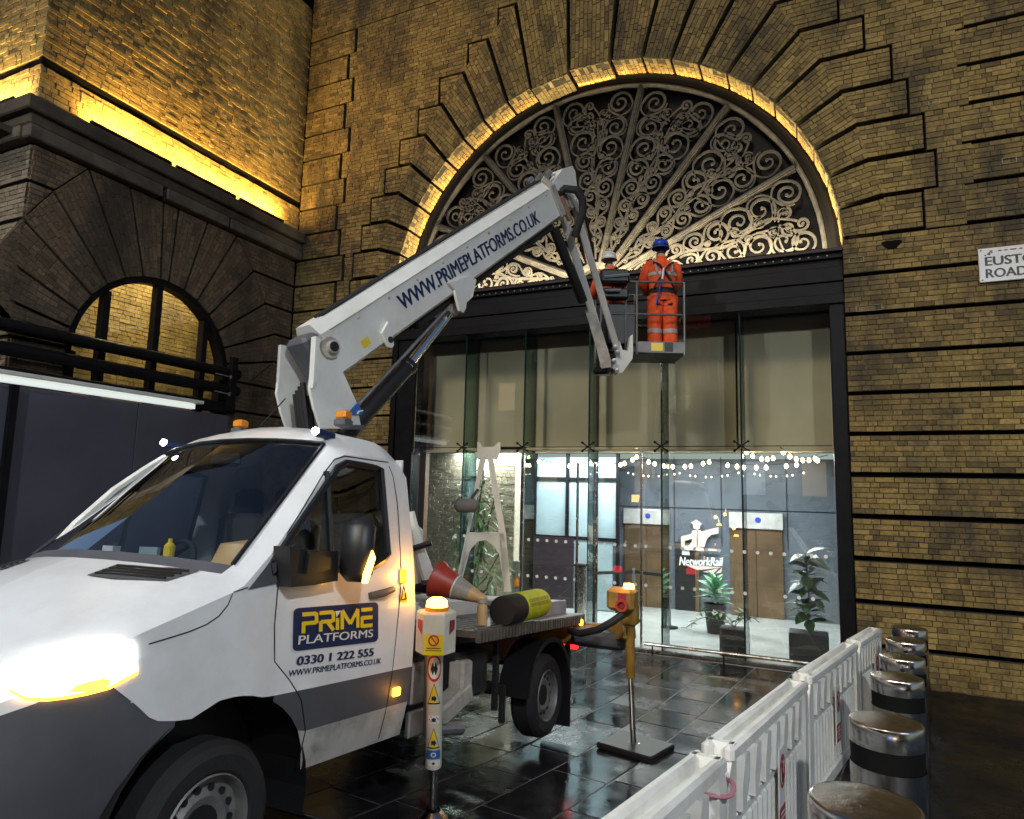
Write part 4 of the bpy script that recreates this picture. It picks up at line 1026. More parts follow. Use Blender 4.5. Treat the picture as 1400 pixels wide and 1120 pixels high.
# ================================================================== GROUND
def wet(name, col, r0, r1, scale=1.3, bump=.16, seed=0):
    m = bpy.data.materials.new(name); m.use_nodes = True
    n = m.node_tree.nodes; L = m.node_tree.links; b = n['Principled BSDF']
    geo = n.new('ShaderNodeNewGeometry'); oi = n.new('ShaderNodeObjectInfo')
    t = n.new('ShaderNodeTexNoise'); t.inputs['Scale'].default_value = scale; t.inputs['Detail'].default_value = 8; t.inputs['Roughness'].default_value = .62; L.new(geo.outputs['Position'], t.inputs['Vector'])
    ob = n.new('ShaderNodeMapRange'); ob.inputs[3].default_value = -.08; ob.inputs[4].default_value = .08; L.new(oi.outputs['Random'], ob.inputs[0])
    ad = n.new('ShaderNodeMath'); ad.operation = 'ADD'; L.new(t.outputs[0], ad.inputs[0]); L.new(ob.outputs[0], ad.inputs[1])
    r = n.new('ShaderNodeMapRange'); r.inputs[1].default_value = .38; r.inputs[2].default_value = .66; r.inputs[3].default_value = r0; r.inputs[4].default_value = r1; L.new(ad.outputs[0], r.inputs[0]); L.new(r.outputs[0], b.inputs['Roughness'])
    t2 = n.new('ShaderNodeTexNoise'); t2.inputs['Scale'].default_value = 7; t2.inputs['Detail'].default_value = 8; L.new(geo.outputs['Position'], t2.inputs['Vector'])
    ad2 = n.new('ShaderNodeMath'); ad2.operation = 'ADD'; L.new(t2.outputs[0], ad2.inputs[0]); L.new(ob.outputs[0], ad2.inputs[1])
    mr = n.new('ShaderNodeMapRange'); mr.inputs[1].default_value = .25; mr.inputs[2].default_value = .75; mr.inputs[3].default_value = .45; mr.inputs[4].default_value = 1.6; L.new(ad2.outputs[0], mr.inputs[0])
    sc = n.new('ShaderNodeVectorMath'); sc.operation = 'SCALE'; sc.inputs[0].default_value = col; L.new(mr.outputs[0], sc.inputs['Scale']); L.new(sc.outputs[0], b.inputs['Base Color'])
    t3 = n.new('ShaderNodeTexNoise'); t3.inputs['Scale'].default_value = 16; t3.inputs['Detail'].default_value = 6; L.new(geo.outputs['Position'], t3.inputs['Vector'])
    mu = n.new('ShaderNodeMath'); mu.operation = 'MULTIPLY'; L.new(t3.outputs[0], mu.inputs[0]); L.new(r.outputs[0], mu.inputs[1])
    bp = n.new('ShaderNodeBump'); bp.inputs['Strength'].default_value = bump; bp.inputs['Distance'].default_value = .05; L.new(mu.outputs[0], bp.inputs['Height']); L.new(bp.outputs[0], b.inputs['Normal'])
    b.inputs['Specular IOR Level'].default_value = .6
    return m
M['slab'] = wet('wet_dark_paving', (.017, .0175, .020), .03, .36, 1.7)
M['asphalt'] = wet('wet_asphalt', (.008, .008, .009), .22, .60, 1.0, .4)
M['asphalt'].node_tree.nodes['Principled BSDF'].inputs['Specular IOR Level'].default_value = .22
M['joint'] = wet('pale_wet_joint', (.10, .10, .105), .2, .5, 3)
rows = []
for y in [-40, -6, 0, 1, 2.3, 3, 4, 5, 5.9, 7, 8, 9, 10.0, 10.6]:
    rows.append([(x, y, gz(y)-.012) for x in (-40, -12, -6, -3, 0, 3, 8, 40)])
MB().grid(rows).build('ground', M['asphalt'])['kind'] = 'structure'
pav = thing('pavement', (-2.5, 7, 0), None, None); pav['kind'] = 'structure'
pb = MB(); rows = []
for y in [3.6, 4.2, 5, 5.9, 7, 8, 9, 10.0, 10.56]:
    rows.append([(x, y, gz(y)-.004) for x in (-9.9, -6, -3, -.24+.13*y)])
pb.grid(rows).build('joint_bed', M['joint'], pav)
th = math.radians(7.5); ct, st = math.cos(th), math.sin(th)
SW, SL, JG = .50, .80, .016
ns = 0; rs2 = random.Random(4); slab_list = []
for i in range(-17, 18):
    b_ = -2.2+rs2.uniform(0, SL)
    for j in range(-2, 18):
        b_a = b_; b_ = b_+SL*rs2.choice((.75, .9, 1.0, 1.0, 1.3))
        a0, a1 = i*SW+JG/2, (i+1)*SW-JG/2; b0, b1 = b_a+JG/2, b_-JG/2
        q = [(-2.0+a*ct+b*st, 2.0-a*st+b*ct) for a, b in ((a0, b0), (a1, b0), (a1, b1), (a0, b1))]
        q = clip(clip(clip(clip(q, 1, 10.55, True), 1, 3.62, False), 0, 1.04, True), 0, -9.8, False)
        q = [(x+.13*y, y) for x, y in clip([(x-.13*y, y) for x, y in q], 0, -.22, True)] if len(q) > 2 else q
        if len(q) < 3 or area(q) < .01: continue
        cx = sum(p[0] for p in q)/len(q); cy = sum(p[1] for p in q)/len(q)
        slab_list.append((math.hypot(cx+1, cy), q))
slab_list.sort(key=lambda s: s[0])
for d_, q in slab_list[:300]:
    mb = MB(); n = len(q); dz = rs2.uniform(-.001, .002); k = .006
    cx = sum(p[0] for p in q)/n; cy = sum(p[1] for p in q)/n
    ins = [(x+(cx-x)*.012, y+(cy-y)*.012) for x, y in q]
    mb.add([(x, y, gz(y)+dz) for x, y in ins]+[(x, y, gz(y)+dz-.004) for x, y in q]+[(x, y, gz(y)-.02) for x, y in q], [tuple(range(n))]+[(a*n+i, a*n+n+i, a*n+n+(i+1) % n, a*n+(i+1) % n) for a in (0, 1) for i in range(n)])
    mb.build('slab', M['slab'], pav)

# ================================================================== BOLLARDS AND BARRIERS
bol = [(1182, 1093, 'largest and nearest of the row'), (1211, 983, 'second along from the front of the row'), (1226, 923, 'third along from the front of the row'),
       (1233, 896, 'fourth along from the front of the row'), (1238, 874, 'second from the far end of the row'), (1243, 857, 'farthest, next to the brick pier')]
bp0 = None
for i, (px, py, w) in enumerate(bol):
    p = atG(px, py, .98); x, y = p[0], p[1]; z = gz(y)
    t = thing('bollard', (x, y, z), 'steel bollard with black band, '+w, 'bollard', 'steel bollards along the barrier')
    if i == 0:
        r = .185
        b1 = MB().lathe([(r, 0), (r, .745)], (x, y, z), n=48).lathe([(r, .855), (r, .955), (r-.006, .968), (r-.016, .972)], (x, y, z), n=48).build('shaft', M['bollard'], t, smooth=True)
        b2 = MB().lathe([(r-.004, .745), (r-.004, .855)], (x, y, z), n=48).build('black_band', M['band'], t, smooth=True)
        b3 = MB().lathe([(r-.014, .971), (r*.5, .985), (.0, .992)], (x, y, z), n=48).build('cap', M['bollard_top'], t, smooth=True)
        bp0 = (b1, b2, b3)
    else:
        for b in bp0:
            c = b.copy(); COL.objects.link(c); c.parent = t
WHT = 'barrier'
def barrier_meshes(L):
    out = {}
    mb = MB()
    # outer frame: two moulded rails on top, posts at the ends, bottom rail
    for dy in (-.045, .045): mb.bbox((L/2, dy, .965), (L-.06, .05, .07), .015)
    mb.bbox((L/2, 0, .925), (L-.04, .07, .06), .012)
    mb.bbox((L/2, 0, .12), (L-.02, .10, .12), .02)
    for x, s_ in ((.05, 1), (L-.05, -1)):
        mb.prism([(x-.05*s_, -.06, .06), (x-.05*s_, -.06, .88), (x+.03*s_, -.06, 1.0), (x+.07*s_, -.06, 1.0), (x+.07*s_, -.06, .06)], (0, .12, 0))
    mb.bbox((L/2, 0, .66), (L-.1, .075, .06), .012)
    out['frame'] = mb
    n = int((L-.24)/.105)
    sl = MB(); sl.bbox((0, 0, .405), (.062, .085, .47), .02); out['slat'] = (sl, [.12+(L-.24)*(k+.5)/n for k in range(n)])
    kn = MB(); kn.prism([(-.085, -.06, .69), (-.02, -.06, .69), (.05, -.06, .80), (.05, -.06, .91), (-.035, -.06, .91), (-.085, -.06, .80)], (0, .12, 0))
    m_ = int((L-.3)/.235); out['knob'] = (kn, [.2+(L-.4)*(k+.5)/m_ for k in range(m_)])
    ft = MB(); ft.bbox((0, 0, .03), (.10, .50, .06), .015); ft.bbox((0, 0, .09), (.07, .2, .08), .015); out['foot'] = (ft, [.28, L-.28])
    return out
BARR = {}
def barrier(a, b, label, sign=None):
    a = np.array(a)[:2]; b = np.array(b)[:2]; L = float(np.hypot(*(b-a))); key = 2.1
    za, zb = gz(a[1]), gz(b[1]); X = unit((b[0]-a[0], b[1]-a[1], zb-za)); Y = unit(np.cross((0, 0, 1), X)); Z = np.cross(X, Y)
    sx = L/key
    mw = Matrix(((X[0], Y[0], Z[0], a[0]), (X[1], Y[1], Z[1], a[1]), (X[2], Y[2], Z[2], za), (0, 0, 0, 1)))
    t = thing('pedestrian_barrier', (0, 0, 0), label, 'barrier', 'white plastic barriers beside the bollards', mw)
    if not BARR:
        for k, v in barrier_meshes(key).items():
            mbx, xs = (v, [0]) if k == 'frame' else v
            me = mbx.mesh(k, M[WHT]); shade(me, .5); BARR[k] = (me, xs)
    for k, (me, xs) in BARR.items():
        for x in xs: inst(k, me, t, (x*sx, 0, 0), (0, 0, 0), (sx, 1, 1))
    if sign:
        xs_, sc = sign; yf = -.066
        mb = MB().bbox((xs_, yf, .56), (.17, .008, .44), .003); o = mb.build('sign_plate', M['wht_vinyl'], t, local=True)
        r = .075; rg = MB(); P = [(xs_+r*math.cos(2*PI*k/24), yf-.0065, .66+r*1.15*math.sin(2*PI*k/24)) for k in range(24)]; Pi = [(xs_+r*.78*math.cos(2*PI*k/24), yf-.0065, .66+r*.9*math.sin(2*PI*k/24)) for k in range(24)]
        rg.add(P+Pi, [(k, (k+1) % 24, 24+(k+1) % 24, 24+k) for k in range(24)]); rg.box((xs_, yf-.0075, .66), (.016, .001, .145), unit((1, 0, 1.0)), (0, 1, 0), unit((-1, 0, 1.0))); rg.build('red_ring', M['red'], o, local=True)
        pk = MB(); pk.prism([(xs_-.012, yf-.0055, .60), (xs_+.02, yf-.0055, .60), (xs_+.025, yf-.0055, .69), (xs_+.005, yf-.0055, .705), (xs_-.02, yf-.0055, .68)], (0, -.0006, 0)); pk.lathe([(0, .001), (.014, 0)], (xs_+.004, yf-.0055, .72), (0, -1, 0), 10); pk.build('walker_symbol', M['blk_vinyl'], o, local=True)
        rp_ = MB().box((xs_, yf-.005, .415), (.168, .002, .135)); rp_.build('red_panel', M['maroon'], o, local=True)
        ln = MB()
        for i, w in enumerate((.10, .13, .08, .12)): ln.box((xs_, yf-.0068, .455-.026*i), (w, .001, .010))
        ln.build('white_print', M['wht_vinyl'], o, local=True)
    return t
tp = [atG(860, 1119, 1.0), atG(966, 1034, 1.0), atG(969, 1028, 1.0), atG(1089, 931, 1.0), atG(1092, 925, 1.0), atG(1162, 879, 1.0), atG(1165, 876, 1.0), atG(1196, 858, 1.0)]
d0 = unit((tp[1]-tp[0])[:2]); a0 = tp[1][:2]-d0*2.05
barrier((a0[0], a0[1]), tp[1], 'white plastic barrier nearest the camera, cut off by the bottom edge')
bb2 = barrier(tp[2], tp[3], 'white barrier whose round red no walking sign and maroon panel face the second bollard', (1.16, 1))
barrier(tp[4], tp[5], 'white plastic barrier third in the run, its sign seen almost edge on', (1.0, 1))
barrier(tp[6], tp[7], 'white plastic barrier farthest away, ending near the glass and brick pier', (.75, 1))
tie = MB(); c = tp[2]-np.array((.0, .02, .12)); tie.tube([c+np.array((.10*math.cos(t_), .11*math.sin(t_), .006*math.sin(3*t_))) for t_ in np.linspace(0, 2*PI, 20)], .009, 6)
tag(tie.build('cable_tie', mat('pink_tape', (.5, .2, .26), .5)), 'pink tape tying the two nearest white barriers together', 'tie')

# ================================================================== LIFT TRUCK
def van_frame():
    X, Y, Z, yaw, pit, rol = -3.396, 2.288, -1.902, .045, -.094, -.039
    cy, sy, cp, sp, cr, sr = math.cos(yaw), math.sin(yaw), math.cos(pit), math.sin(pit), math.cos(rol), math.sin(rol)
    u = np.array([sy*cp, cy*cp, sp]); v = np.array([-cy, sy, 0.]); w = np.cross(u, v)
    if w[2] < 0: w = -w
    return np.array([X, Y, Z+CAM_H]), u, v*cr+w*sr, w*cr-v*sr
VT, VU, VV, VW = van_frame()
mw = Matrix(((VU[0], VV[0], VW[0], VT[0]), (VU[1], VV[1], VW[1], VT[1]), (VU[2], VV[2], VW[2], VT[2]), (0, 0, 0, 1)))
trk = thing('lift_truck', VT, 'white van based aerial lift truck on jacks with its boom raised to the arch', 'lift truck', None, mw)
def loc(P): d = np.array(P)-VT; return np.array((d@VU, d@VV, d@VW))
def wld(l): return VT + VU*l[0] + VV*l[1] + VW*l[2]
def onv(px, py, v0): d = ray(px, py); t = ((VT-CAMP+VV*v0)@VV)/(d@VV); return loc(CAMP+d*t)
def onw(px, py, w0): d = ray(px, py); t = ((VT-CAMP+VW*w0)@VW)/(d@VW); return loc(CAMP+d*t)
PW = [.40, .47, .66, .87, 1.2, 1.42, 1.5, 1.8, 2.1, 2.2, 2.28, 2.33]; PH = [.90, .925, .965, .985, .985, .968, .952, .90, .835, .80, .74, .66]
PU = [-1.0, -.97, -.93, -.85, -.7, -.5, 0, .5, 1.45]; PM = [.50, .64, .76, .86, .925, .96, .985, 1, 1]
def V_(u, w): return float(np.interp(u, PU, PM)*np.interp(w, PW, PH))
def hit(px, py, off=0.0):
    v = -.9
    for _ in range(40):
        l = onv(px, py, v); v = .5*v + .5*(-(V_(l[0], l[2])+off))
    l = onv(px, py, v); return np.array((l[0], v, l[2]))
I = lambda u, xs, ys: float(np.interp(u, xs, ys))
def Eh(u): return I(u, [-1, -.96, -.9, -.75, -.5, -.25, -.03, .03, .72, .8, .95, 1.2, 1.36, 1.42], [.96, 1.03, 1.10, 1.17, 1.268, 1.372, 1.445, 1.485, 2.205, 2.265, 2.295, 2.305, 2.28, 2.20])
def Ev(u): return I(u, [-1, -.96, -.9, -.75, -.5, -.03, .03, .72, .9, 1.42], [.46, .60, .72, .80, .835, .86, .86, .72, .70, .69])
def crown(u): return I(u, [-1, -.5, -.03, .03, .72, .95, 1.3, 1.42], [.015, .045, .05, .05, .03, .085, .08, .06])
def warp(u): return I(u, [-1, -.7, -.03, .72, 1.42], [-.03, -.08, -.20, -.13, 0])
def Gh(u): return I(u, [-1, -.5, -.03, .03, .2, .45, .72, .8, 1.2, 1.36, 1.42], [.93, 1.20, 1.365, 1.395, 1.55, 1.83, 2.11, 2.15, 2.19, 2.17, 2.08])
def archw(u): d = .54**2-(u-.03)**2; return .36+math.sqrt(d) if d > 0 else -1
ST = [-.995, -.97, -.93, -.88, -.8, -.7, -.6, -.52, -.46, -.40, -.33, -.25, -.16, -.08, -.03, .03, .08, .14, .2, .27, .34, .41, .47, .52, .56, .60, .66, .72, .80, .95, 1.08, 1.14, 1.22, 1.30, 1.37, 1.42]
def station(u):
    e, ev, g = Eh(u), Ev(u), Gh(u); cr = crown(u); wp = warp(u); P = []
    for f in (0, .3, .58, .82, 1.0): P.append((u+wp*(1-f*f), -ev*f, e+cr*(1-f**2.2)))
    win = u >= .2
    k5 = min(2.10, g-.055) if win else g-.03
    k6 = I(u, [-1, -.5, .05, .2, 1.0, 1.14, 1.42], [.91, 1.12, 1.30, 1.455, 1.475, 1.56, 1.56]); k6 = min(k6, k5-.005)
    a = archw(u); low = [1.22, 1.06, .95, .87, .66, .46]
    lim = I(u, [-1, -.5, 1.42], [.36, .36, .46]); bot = max(a, lim)
    for w in (g, k5, k6): P.append((u, -V_(u, w), w))
    pw = k6
    for w in low:
        w = min(w, pw-.004) if w > bot else bot
        w = max(w, bot); P.append((u, -V_(u, w), w)); pw = w
    return P
rings = [station(u) for u in ST]
names = {'white': [], 'dark': [], 'dirty': [], 'cowl': [], 'tri': []}
skin = MB(); side_parts = MB(); sill = MB(); bumper = MB(); cowl = MB(); door = MB(); hood = MB(); roof = MB()
def quad(mb, a, b, c, d_, mir=True):
    mb.add([a, b, c, d_], [(0, 1, 2, 3)])
    if mir: m_ = lambda p: (p[0], -p[1], p[2]); mb.add([m_(a), m_(d_), m_(c), m_(b)], [(0, 1, 2, 3)])
def strip_mesh(cols, us, name, m, parent, smooth=.5, mirror=True, th_=0):
    # merged grid over ring columns cols (inclusive) and station indices us
    out = None; obs = MB()
    for sgn in ((1, -1) if mirror else (1,)):
        rows = [[(rings[i][c][0], rings[i][c][1]*sgn, rings[i][c][2]) for c in cols] for i in us]
        obs.grid(rows)
        if cols[0] > 0:
            o = obs.build(name, M[m], parent, local=True, smooth=smooth); obs = MB(); out = out or o
    return out or obs.build(name, M[m], parent, local=True, smooth=smooth)
ix = lambda u: min(range(len(ST)), key=lambda i: abs(ST[i]-u))
R = lambda a, b: list(range(ix(a), ix(b)+1))
cabp = strip_mesh([4, 5], R(-.03, 1.42), 'cab_body', 'white', trk)          # pillars and gutter
def join_into(o, parts):
    pass
hoodp = strip_mesh([0, 1, 2, 3, 4, 5], R(-.97, -.03), 'bonnet', 'white', trk, 1.0)
cw = strip_mesh([0, 1, 2, 3, 4], R(-.03, .03), 'cowl', 'plastic_dk', trk)
roofp = strip_mesh([0, 1, 2, 3, 4], R(.72, 1.42), 'roof', 'white', trk, 1.0)
fend = strip_mesh([5, 6, 7, 8, 9, 10], R(-.46, .20), 'wing', 'white', trk, .8)
strip_mesh([10, 11], R(-.25, .20), 'arch_lip', 'white', trk, .8)
nose = strip_mesh([5, 6, 7, 8, 9], R(-.97, -.46), 'nose_panel', 'white', trk, .8)
bump = strip_mesh([9, 10, 11, 12, 13], R(-.97, -.46), 'bumper', 'plastic_dk', trk, .9)
strip_mesh([10, 11, 12, 13], R(-.46, -.25), 'bumper', 'plastic_dk', trk, .9)
cap = MB(); r0 = rings[0]; cap.add([p for p in r0]+[(p[0], -p[1], p[2]) for p in reversed(r0)], [tuple(range(2*len(r0)))]); cap.build('front_panel', M['plastic_dk'], trk, local=True)
g_ = MB(); r1 = rings[1]
g_.grid([[(a[0], a[1], a[2]) for a in r0], [(a[0], a[1], a[2]) for a in r1]]); g_.grid([[(a[0], -a[1], a[2]) for a in r0], [(a[0], -a[1], a[2]) for a in r1]]); g_.build('grille', M['plastic_dk'], trk, local=True)
rc = rings[-1]; cap = MB(); cap.add([p for p in rc]+[(p[0], -p[1], p[2]) for p in reversed(rc)], [tuple(range(2*len(rc)))]); cap.build('cab_back', M['white'], trk, local=True)
dr = []
doorm = strip_mesh([5, 6], R(.20, 1.30), 'door_frame', 'white', trk, .8)
d1 = strip_mesh([7, 8, 9, 10, 11], R(.20, 1.30), 'door', 'white', trk, .8)
strip_mesh([5, 6, 7, 8, 9, 10, 11], R(1.30, 1.42), 'rear_pillar', 'white', trk, .8)
strip_mesh([6, 7], R(1.14, 1.30), 'door_pillar', 'white', trk, .8)
strip_mesh([11, 12], R(.27, 1.42), 'side_moulding', 'plastic_dk', trk, .8)
strip_mesh([12, 13], R(.34, 1.42), 'sill', 'white_dirty', trk, .8)
# glass
strip_mesh([0, 1, 2, 3, 4], R(.03, .72), 'windscreen', 'glass_van', trk, 1.0)
for sgn in (1, -1):
    wg = MB(); wg.grid([[(rings[i][c][0], rings[i][c][1]*sgn+.012*sgn, rings[i][c][2]) for c in (6, 7)] for i in R(.20, 1.14)]); wg.build('door_window', M['glass_van'], trk, local=True, smooth=.8)
# black rubber round the windscreen and door window
sl_ = MB(); off = lambda p, d_=.004: (p[0], p[1]-d_ if p[1] < 0 else p[1]+d_, p[2])
for sgn in (1, -1):
    f = lambda p: (p[0], p[1]*sgn, p[2]+.004)
    sl_.tube([f(rings[i][4]) for i in R(.03, .72)], .013, 6)
    sl_.tube([off(f(rings[i][6])) for i in R(.20, 1.14)] + [off(f(rings[i][7])) for i in reversed(R(.20, 1.14))] + [off(f(rings[ix(.2)][6]))], .022, 6)
    wv = lambda w: (.64, -sgn*-1*-(V_(.64, w)-.004), w)
    sl_.tube([(.62, -sgn*(V_(.62, w)-.0), w) for w in (1.46, 1.75, 2.02)], .019, 6)
sl_.tube([(p[0]-.01, p[1], p[2]+.006) for p in rings[ix(.72)][4::-1]] + [(p[0]-.01, -p[1], p[2]+.006) for p in rings[ix(.72)][1:5]], .011, 6)
sl_.build('window_seal', M['seal'], trk, local=True)
fw_ = [hit(*p, .006) for p in ((150, 936), (168, 950), (186, 964), (204, 981), (216, 986), (240, 986), (262, 983), (285, 968), (310, 952), (300, 915), (240, 895), (190, 900))]
MB().add(fw_, [tuple(range(len(fw_)))]).build('wing_tip', M['white'], trk, local=True)
# dark quarter panel and shut lines
def decal(pts, m, name, parent=trk, off_=.004, side=-1):
    mb = MB(); mb.add([(u, side*(V_(u, w)+off_), w) for u, w in pts], [tuple(range(len(pts)))]); return mb.build(name, M[m], parent, local=True)
decal([(.045, 1.375), (.20, 1.40), (.30, 1.42), (.30, 1.62), (.245, 1.58), (.14, 1.47)], 'plastic_dk', 'mirror_base_panel', off_=.008)
sh = MB()
def line(pts, r=.0032, side=-1):
    P = []
    for i in range(len(pts)-1):
        for k in range(6): t = k/6; P.append((pts[i][0]*(1-t)+pts[i+1][0]*t, pts[i][1]*(1-t)+pts[i+1][1]*t))
    P.append(pts[-1]); sh.tube([(u, side*(V_(u, w)+.0005), w) for u, w in P], r, 5)
line([(.235, 1.40), (.225, 1.2), (.25, 1.03), (.36, .93), (.46, .82), (.525, .66), (.53, .48)])
line([(1.20, .48), (1.215, .9), (1.235, 1.2), (1.27, 1.45), (1.285, 1.9), (1.27, 2.06), (1.24, 2.14)])
line([(.245, 1.40), (.30, 1.65), (.46, 1.845), (.60, 2.01), (.70, 2.105), (.80, 2.14), (1.24, 2.165)], .0042)
line([(-.035, 1.36), (-.055, 1.31), (-.10, 1.262), (-.16, 1.23), (-.24, 1.206), (-.33, 1.187), (-.42, 1.17)])
line([(-.03, 1.365), (.05, 1.385)])
sh.build('shut_line', M['seal'], trk, local=True)
# bonnet vents
from mathutils.bvhtree import BVHTree
BVH = BVHTree.FromPolygons([v.co[:] for v in hoodp.data.vertices], [list(p.vertices) for p in hoodp.data.polygons])
for sgn in (-1, 1):
    vb = MB()
    def hd(u, v): wv_ = abs(v); e = Eh(u-warp(u)*(1-(wv_/.86)**2)); uu = u-warp(u)*(1-(wv_/.86)**2); f = min(1, wv_/Ev(uu)); return (u, v, Eh(uu)+crown(uu)*(1-f**2.2)+.006)
    if sgn < 0:
        vpx = []
        for px, py in ((118, 788), (160, 773), (268, 778.5), (272, 782), (226, 796), (150, 793)):
            o_ = loc(CAMP); d_ = loc(CAMP+ray(px, py))-o_; h_ = None; k_ = 0
            while h_ is None: h_ = BVH.ray_cast(Vector(o_), Vector(loc(CAMP+ray(px, py+k_))-o_))[0]; k_ += 1
            vpx.append((h_.x, h_.y, h_.z+.006))
    vp_ = [(a, b*(1 if sgn < 0 else -1), c) for a, b, c in vpx]
    vb.add(vp_, [tuple(range(6))]); o = vb.build('bonnet_vent', M['plastic_dk'], trk, local=True)
    for k in range(4):
        t = (k+.6)/4.4; a = np.array(vp_[0])*(1-t)+np.array(vp_[1])*t; b = np.array(vp_[4])*(1-t)+np.array(vp_[3])*t; MB().tube([a*.94+b*.06+(0, 0, .004), b*.94+a*.06+(0, 0, .004)], .008, 5).build('vent_slat', M['black'], o, local=True)
# headlamp
def lampgrid(top, bot, n, off_):
    rows = []
    for j in range(n+1):
        t = j/n; rows.append([tuple(hit(a[0]*(1-t)+b[0]*t, a[1]*(1-t)+b[1]*t, off_)) for a, b in zip(top, bot)])
    return rows
C3 = lambda L: [(x*300/1400, 780+y*300/1400) for x, y in L]
top = C3([(130, 530), (260, 515), (400, 492), (520, 470), (640, 445), (760, 440), (860, 470)]); bot = C3([(60, 750), (160, 806), (300, 812), (440, 795), (560, 772), (700, 735), (880, 640)])
hl = MB(); hl.grid(lampgrid(top, bot, 5, .012)); hl = hl.build('headlamp', M['lamp_white'], trk, local=True, smooth=1.0)
am = MB(); am.grid(lampgrid(bot, [(x, y+5.0) for x, y in bot], 1, .014)); am.build('amber_edge', M['amber_lit'], hl, local=True)
am = MB(); a1 = C3([(440, 775), (480, 735), (560, 710), (650, 690), (700, 695)]); a2 = C3([(445, 783), (520, 778), (590, 768), (650, 755), (705, 728)]); am.grid(lampgrid(a1, a2, 2, .022)); am.build('indicator', M['amber_lit'], hl, local=True)
ll = bpy.data.objects.new('headlamp_beam', bpy.data.lights.new('headlamp_beam', 'SPOT')); COL.objects.link(ll); hp = wld((-.98, -.72, 1.10)); ll.location = hp
ll.rotation_euler = Vector(-VU*1.0-VW*.10-VV*.05).to_track_quat('-Z', 'Y').to_euler(); ll.data.energy = 260; ll.data.spot_size = math.radians(75); ll.data.spot_blend = .6; ll.data.color = (1, .96, .88)
# badge, lettering on the door
def door_pt(px, py, off_=.006): return hit(px, py, off_)
bl_, br_, tl_, tr_ = [door_pt(*p) for p in ((400, 891), (517, 877), (401, 832), (517, 823))]
def bil(s_, t, o=0): p = (bl_*(1-s_)+br_*s_)*(1-t)+(tl_*(1-s_)+tr_*s_)*t; return np.array((p[0], -(V_(p[0], p[2])+.004+o), p[2]))
def rrect(a, b, c, d_, r, n=5):
    P = []
    for cx, cy, a0 in ((c-r[0], b+r[1], -90), (c-r[0], d_-r[1], 0), (a+r[0], d_-r[1], 90), (a+r[0], b+r[1], 180)):
        for k in range(n+1): t = math.radians(a0+90*k/n); P.append((cx+r[0]*math.cos(t), cy+r[1]*math.sin(t)))
    return P
bdg = MB().add([bil(s_, t) for s_, t in rrect(-.012, -.02, 1.012, 1.02, (.06, .12))], [tuple(range(24))]).build('company_badge', M['wht_vinyl'], trk, local=True)
MB().add([bil(s_, t, .002) for s_, t in rrect(0, 0, 1, 1, (.055, .11))], [tuple(range(24))]).build('navy_field', M['navy'], bdg, local=True)
def strokes(mb, segs, x0, x1, y0, y1, w):
    # thick straight strokes drawn in a unit letter cell
    for (ax, ay, bx, by) in segs:
        A = np.array((x0+ax*(x1-x0), y0+ay*(y1-y0))); B = np.array((x0+bx*(x1-x0), y0+by*(y1-y0)))
        asp = .42; d_ = B-A; d2 = np.array((d_[0], d_[1]*asp)); n_ = unit((-d2[1], d2[0])); n_ = np.array((n_[0], n_[1]/asp))*w/2
        q = [A+n_, A-n_, B-n_, B+n_]; mb.add([bil(*p, .004) for p in q], [(0, 1, 2, 3)])
yl = MB(); y0, y1 = .40, .86; k = .040
def cell(segs, a, b): strokes(yl, segs, a, b, y0, y1, k)
cell([(0, .96, .92, .96), (.92, 1.0, .92, .45), (.92, .5, .0, .5), (.08, .55, .08, 0)], .085, .245)
cell([(0, .96, .92, .96), (.92, 1.0, .92, .45), (.92, .5, .08, .5), (.08, .55, .08, 0), (.5, .5, .95, 0)], .265, .435)
cell([(.5, .0, .5, .62)], .445, .495)
cell([(.06, 0, .06, 1), (.06, 1, .5, .25), (.5, .25, .94, 1), (.94, 1, .94, 0)], .515, .735)
cell([(.0, .94, 1, .94), (.0, .5, 1, .5), (.0, .06, 1, .06), (.06, 0, .06, .56)], .765, .915)
yl.build('yellow_lettering', M['yellow'], bdg, local=True)
MB().add([bil(.445, .86, .005), bil(.51, .86, .005), bil(.455, .70, .005)], [(0, 1, 2)]).build('white_arrow', M['wht_vinyl'], bdg, local=True)
def door_text(key, pl_, pr_, h_px, m, par=trk):
    a, b = door_pt(*pl_, .006), door_pt(*pr_, .006); up = door_pt(pl_[0], pl_[1]-h_px, .006)-a
    return put_text(key, a, b-a, up, np.linalg.norm(b-a), np.linalg.norm(up), M[m], par, 'lettering', n=(0, -1, 0), dep=.002, local=True)
door_text('plat', (407.5, 881.5), (509.5, 871), 12, 'wht_vinyl', bdg)
door_text('phone', (405, 910), (510.5, 896.5), 12, 'navy'); door_text('www', (394, 925.5), (520.5, 907), 8.5, 'navy')
# door handle, hazard stickers, side repeater
a, b = hit(506, 815, .012), hit(537, 806, .012); hn = MB(); hn.tube([a, a*.5+b*.5+np.array((0, -.02, 0)), b], [.022, .024, .02], 8); hn.build('handle', M['plastic_dk'], d1, local=True, smooth=True)
for (p1, p2) in (((547.5, 811), (556.5, 823)), ((547, 779), (556, 797))):
    q = [hit(p1[0], p1[1], .006), hit(p1[0], p2[1], .006), hit(p2[0], p2[1], .006), hit(p2[0], p1[1], .006)]; s_ = MB().add(q, [(0, 1, 2, 3)]).build('hazard_sticker', M['yellow'], trk, local=True)
tri = MB(); c = [hit(552, 800, .009), hit(549, 820, .009), hit(555.5, 819, .009)]
for i in range(3): tri.tube([c[i], c[(i+1) % 3]], .004, 4)
tri.build('warning_triangle', M['blk_vinyl'], s_, local=True)
c = hit(542, 946, .012); sr = MB().bbox(c, (.07, .02, .05), .006).build('side_repeater', M['amber_lit'], trk, local=True)
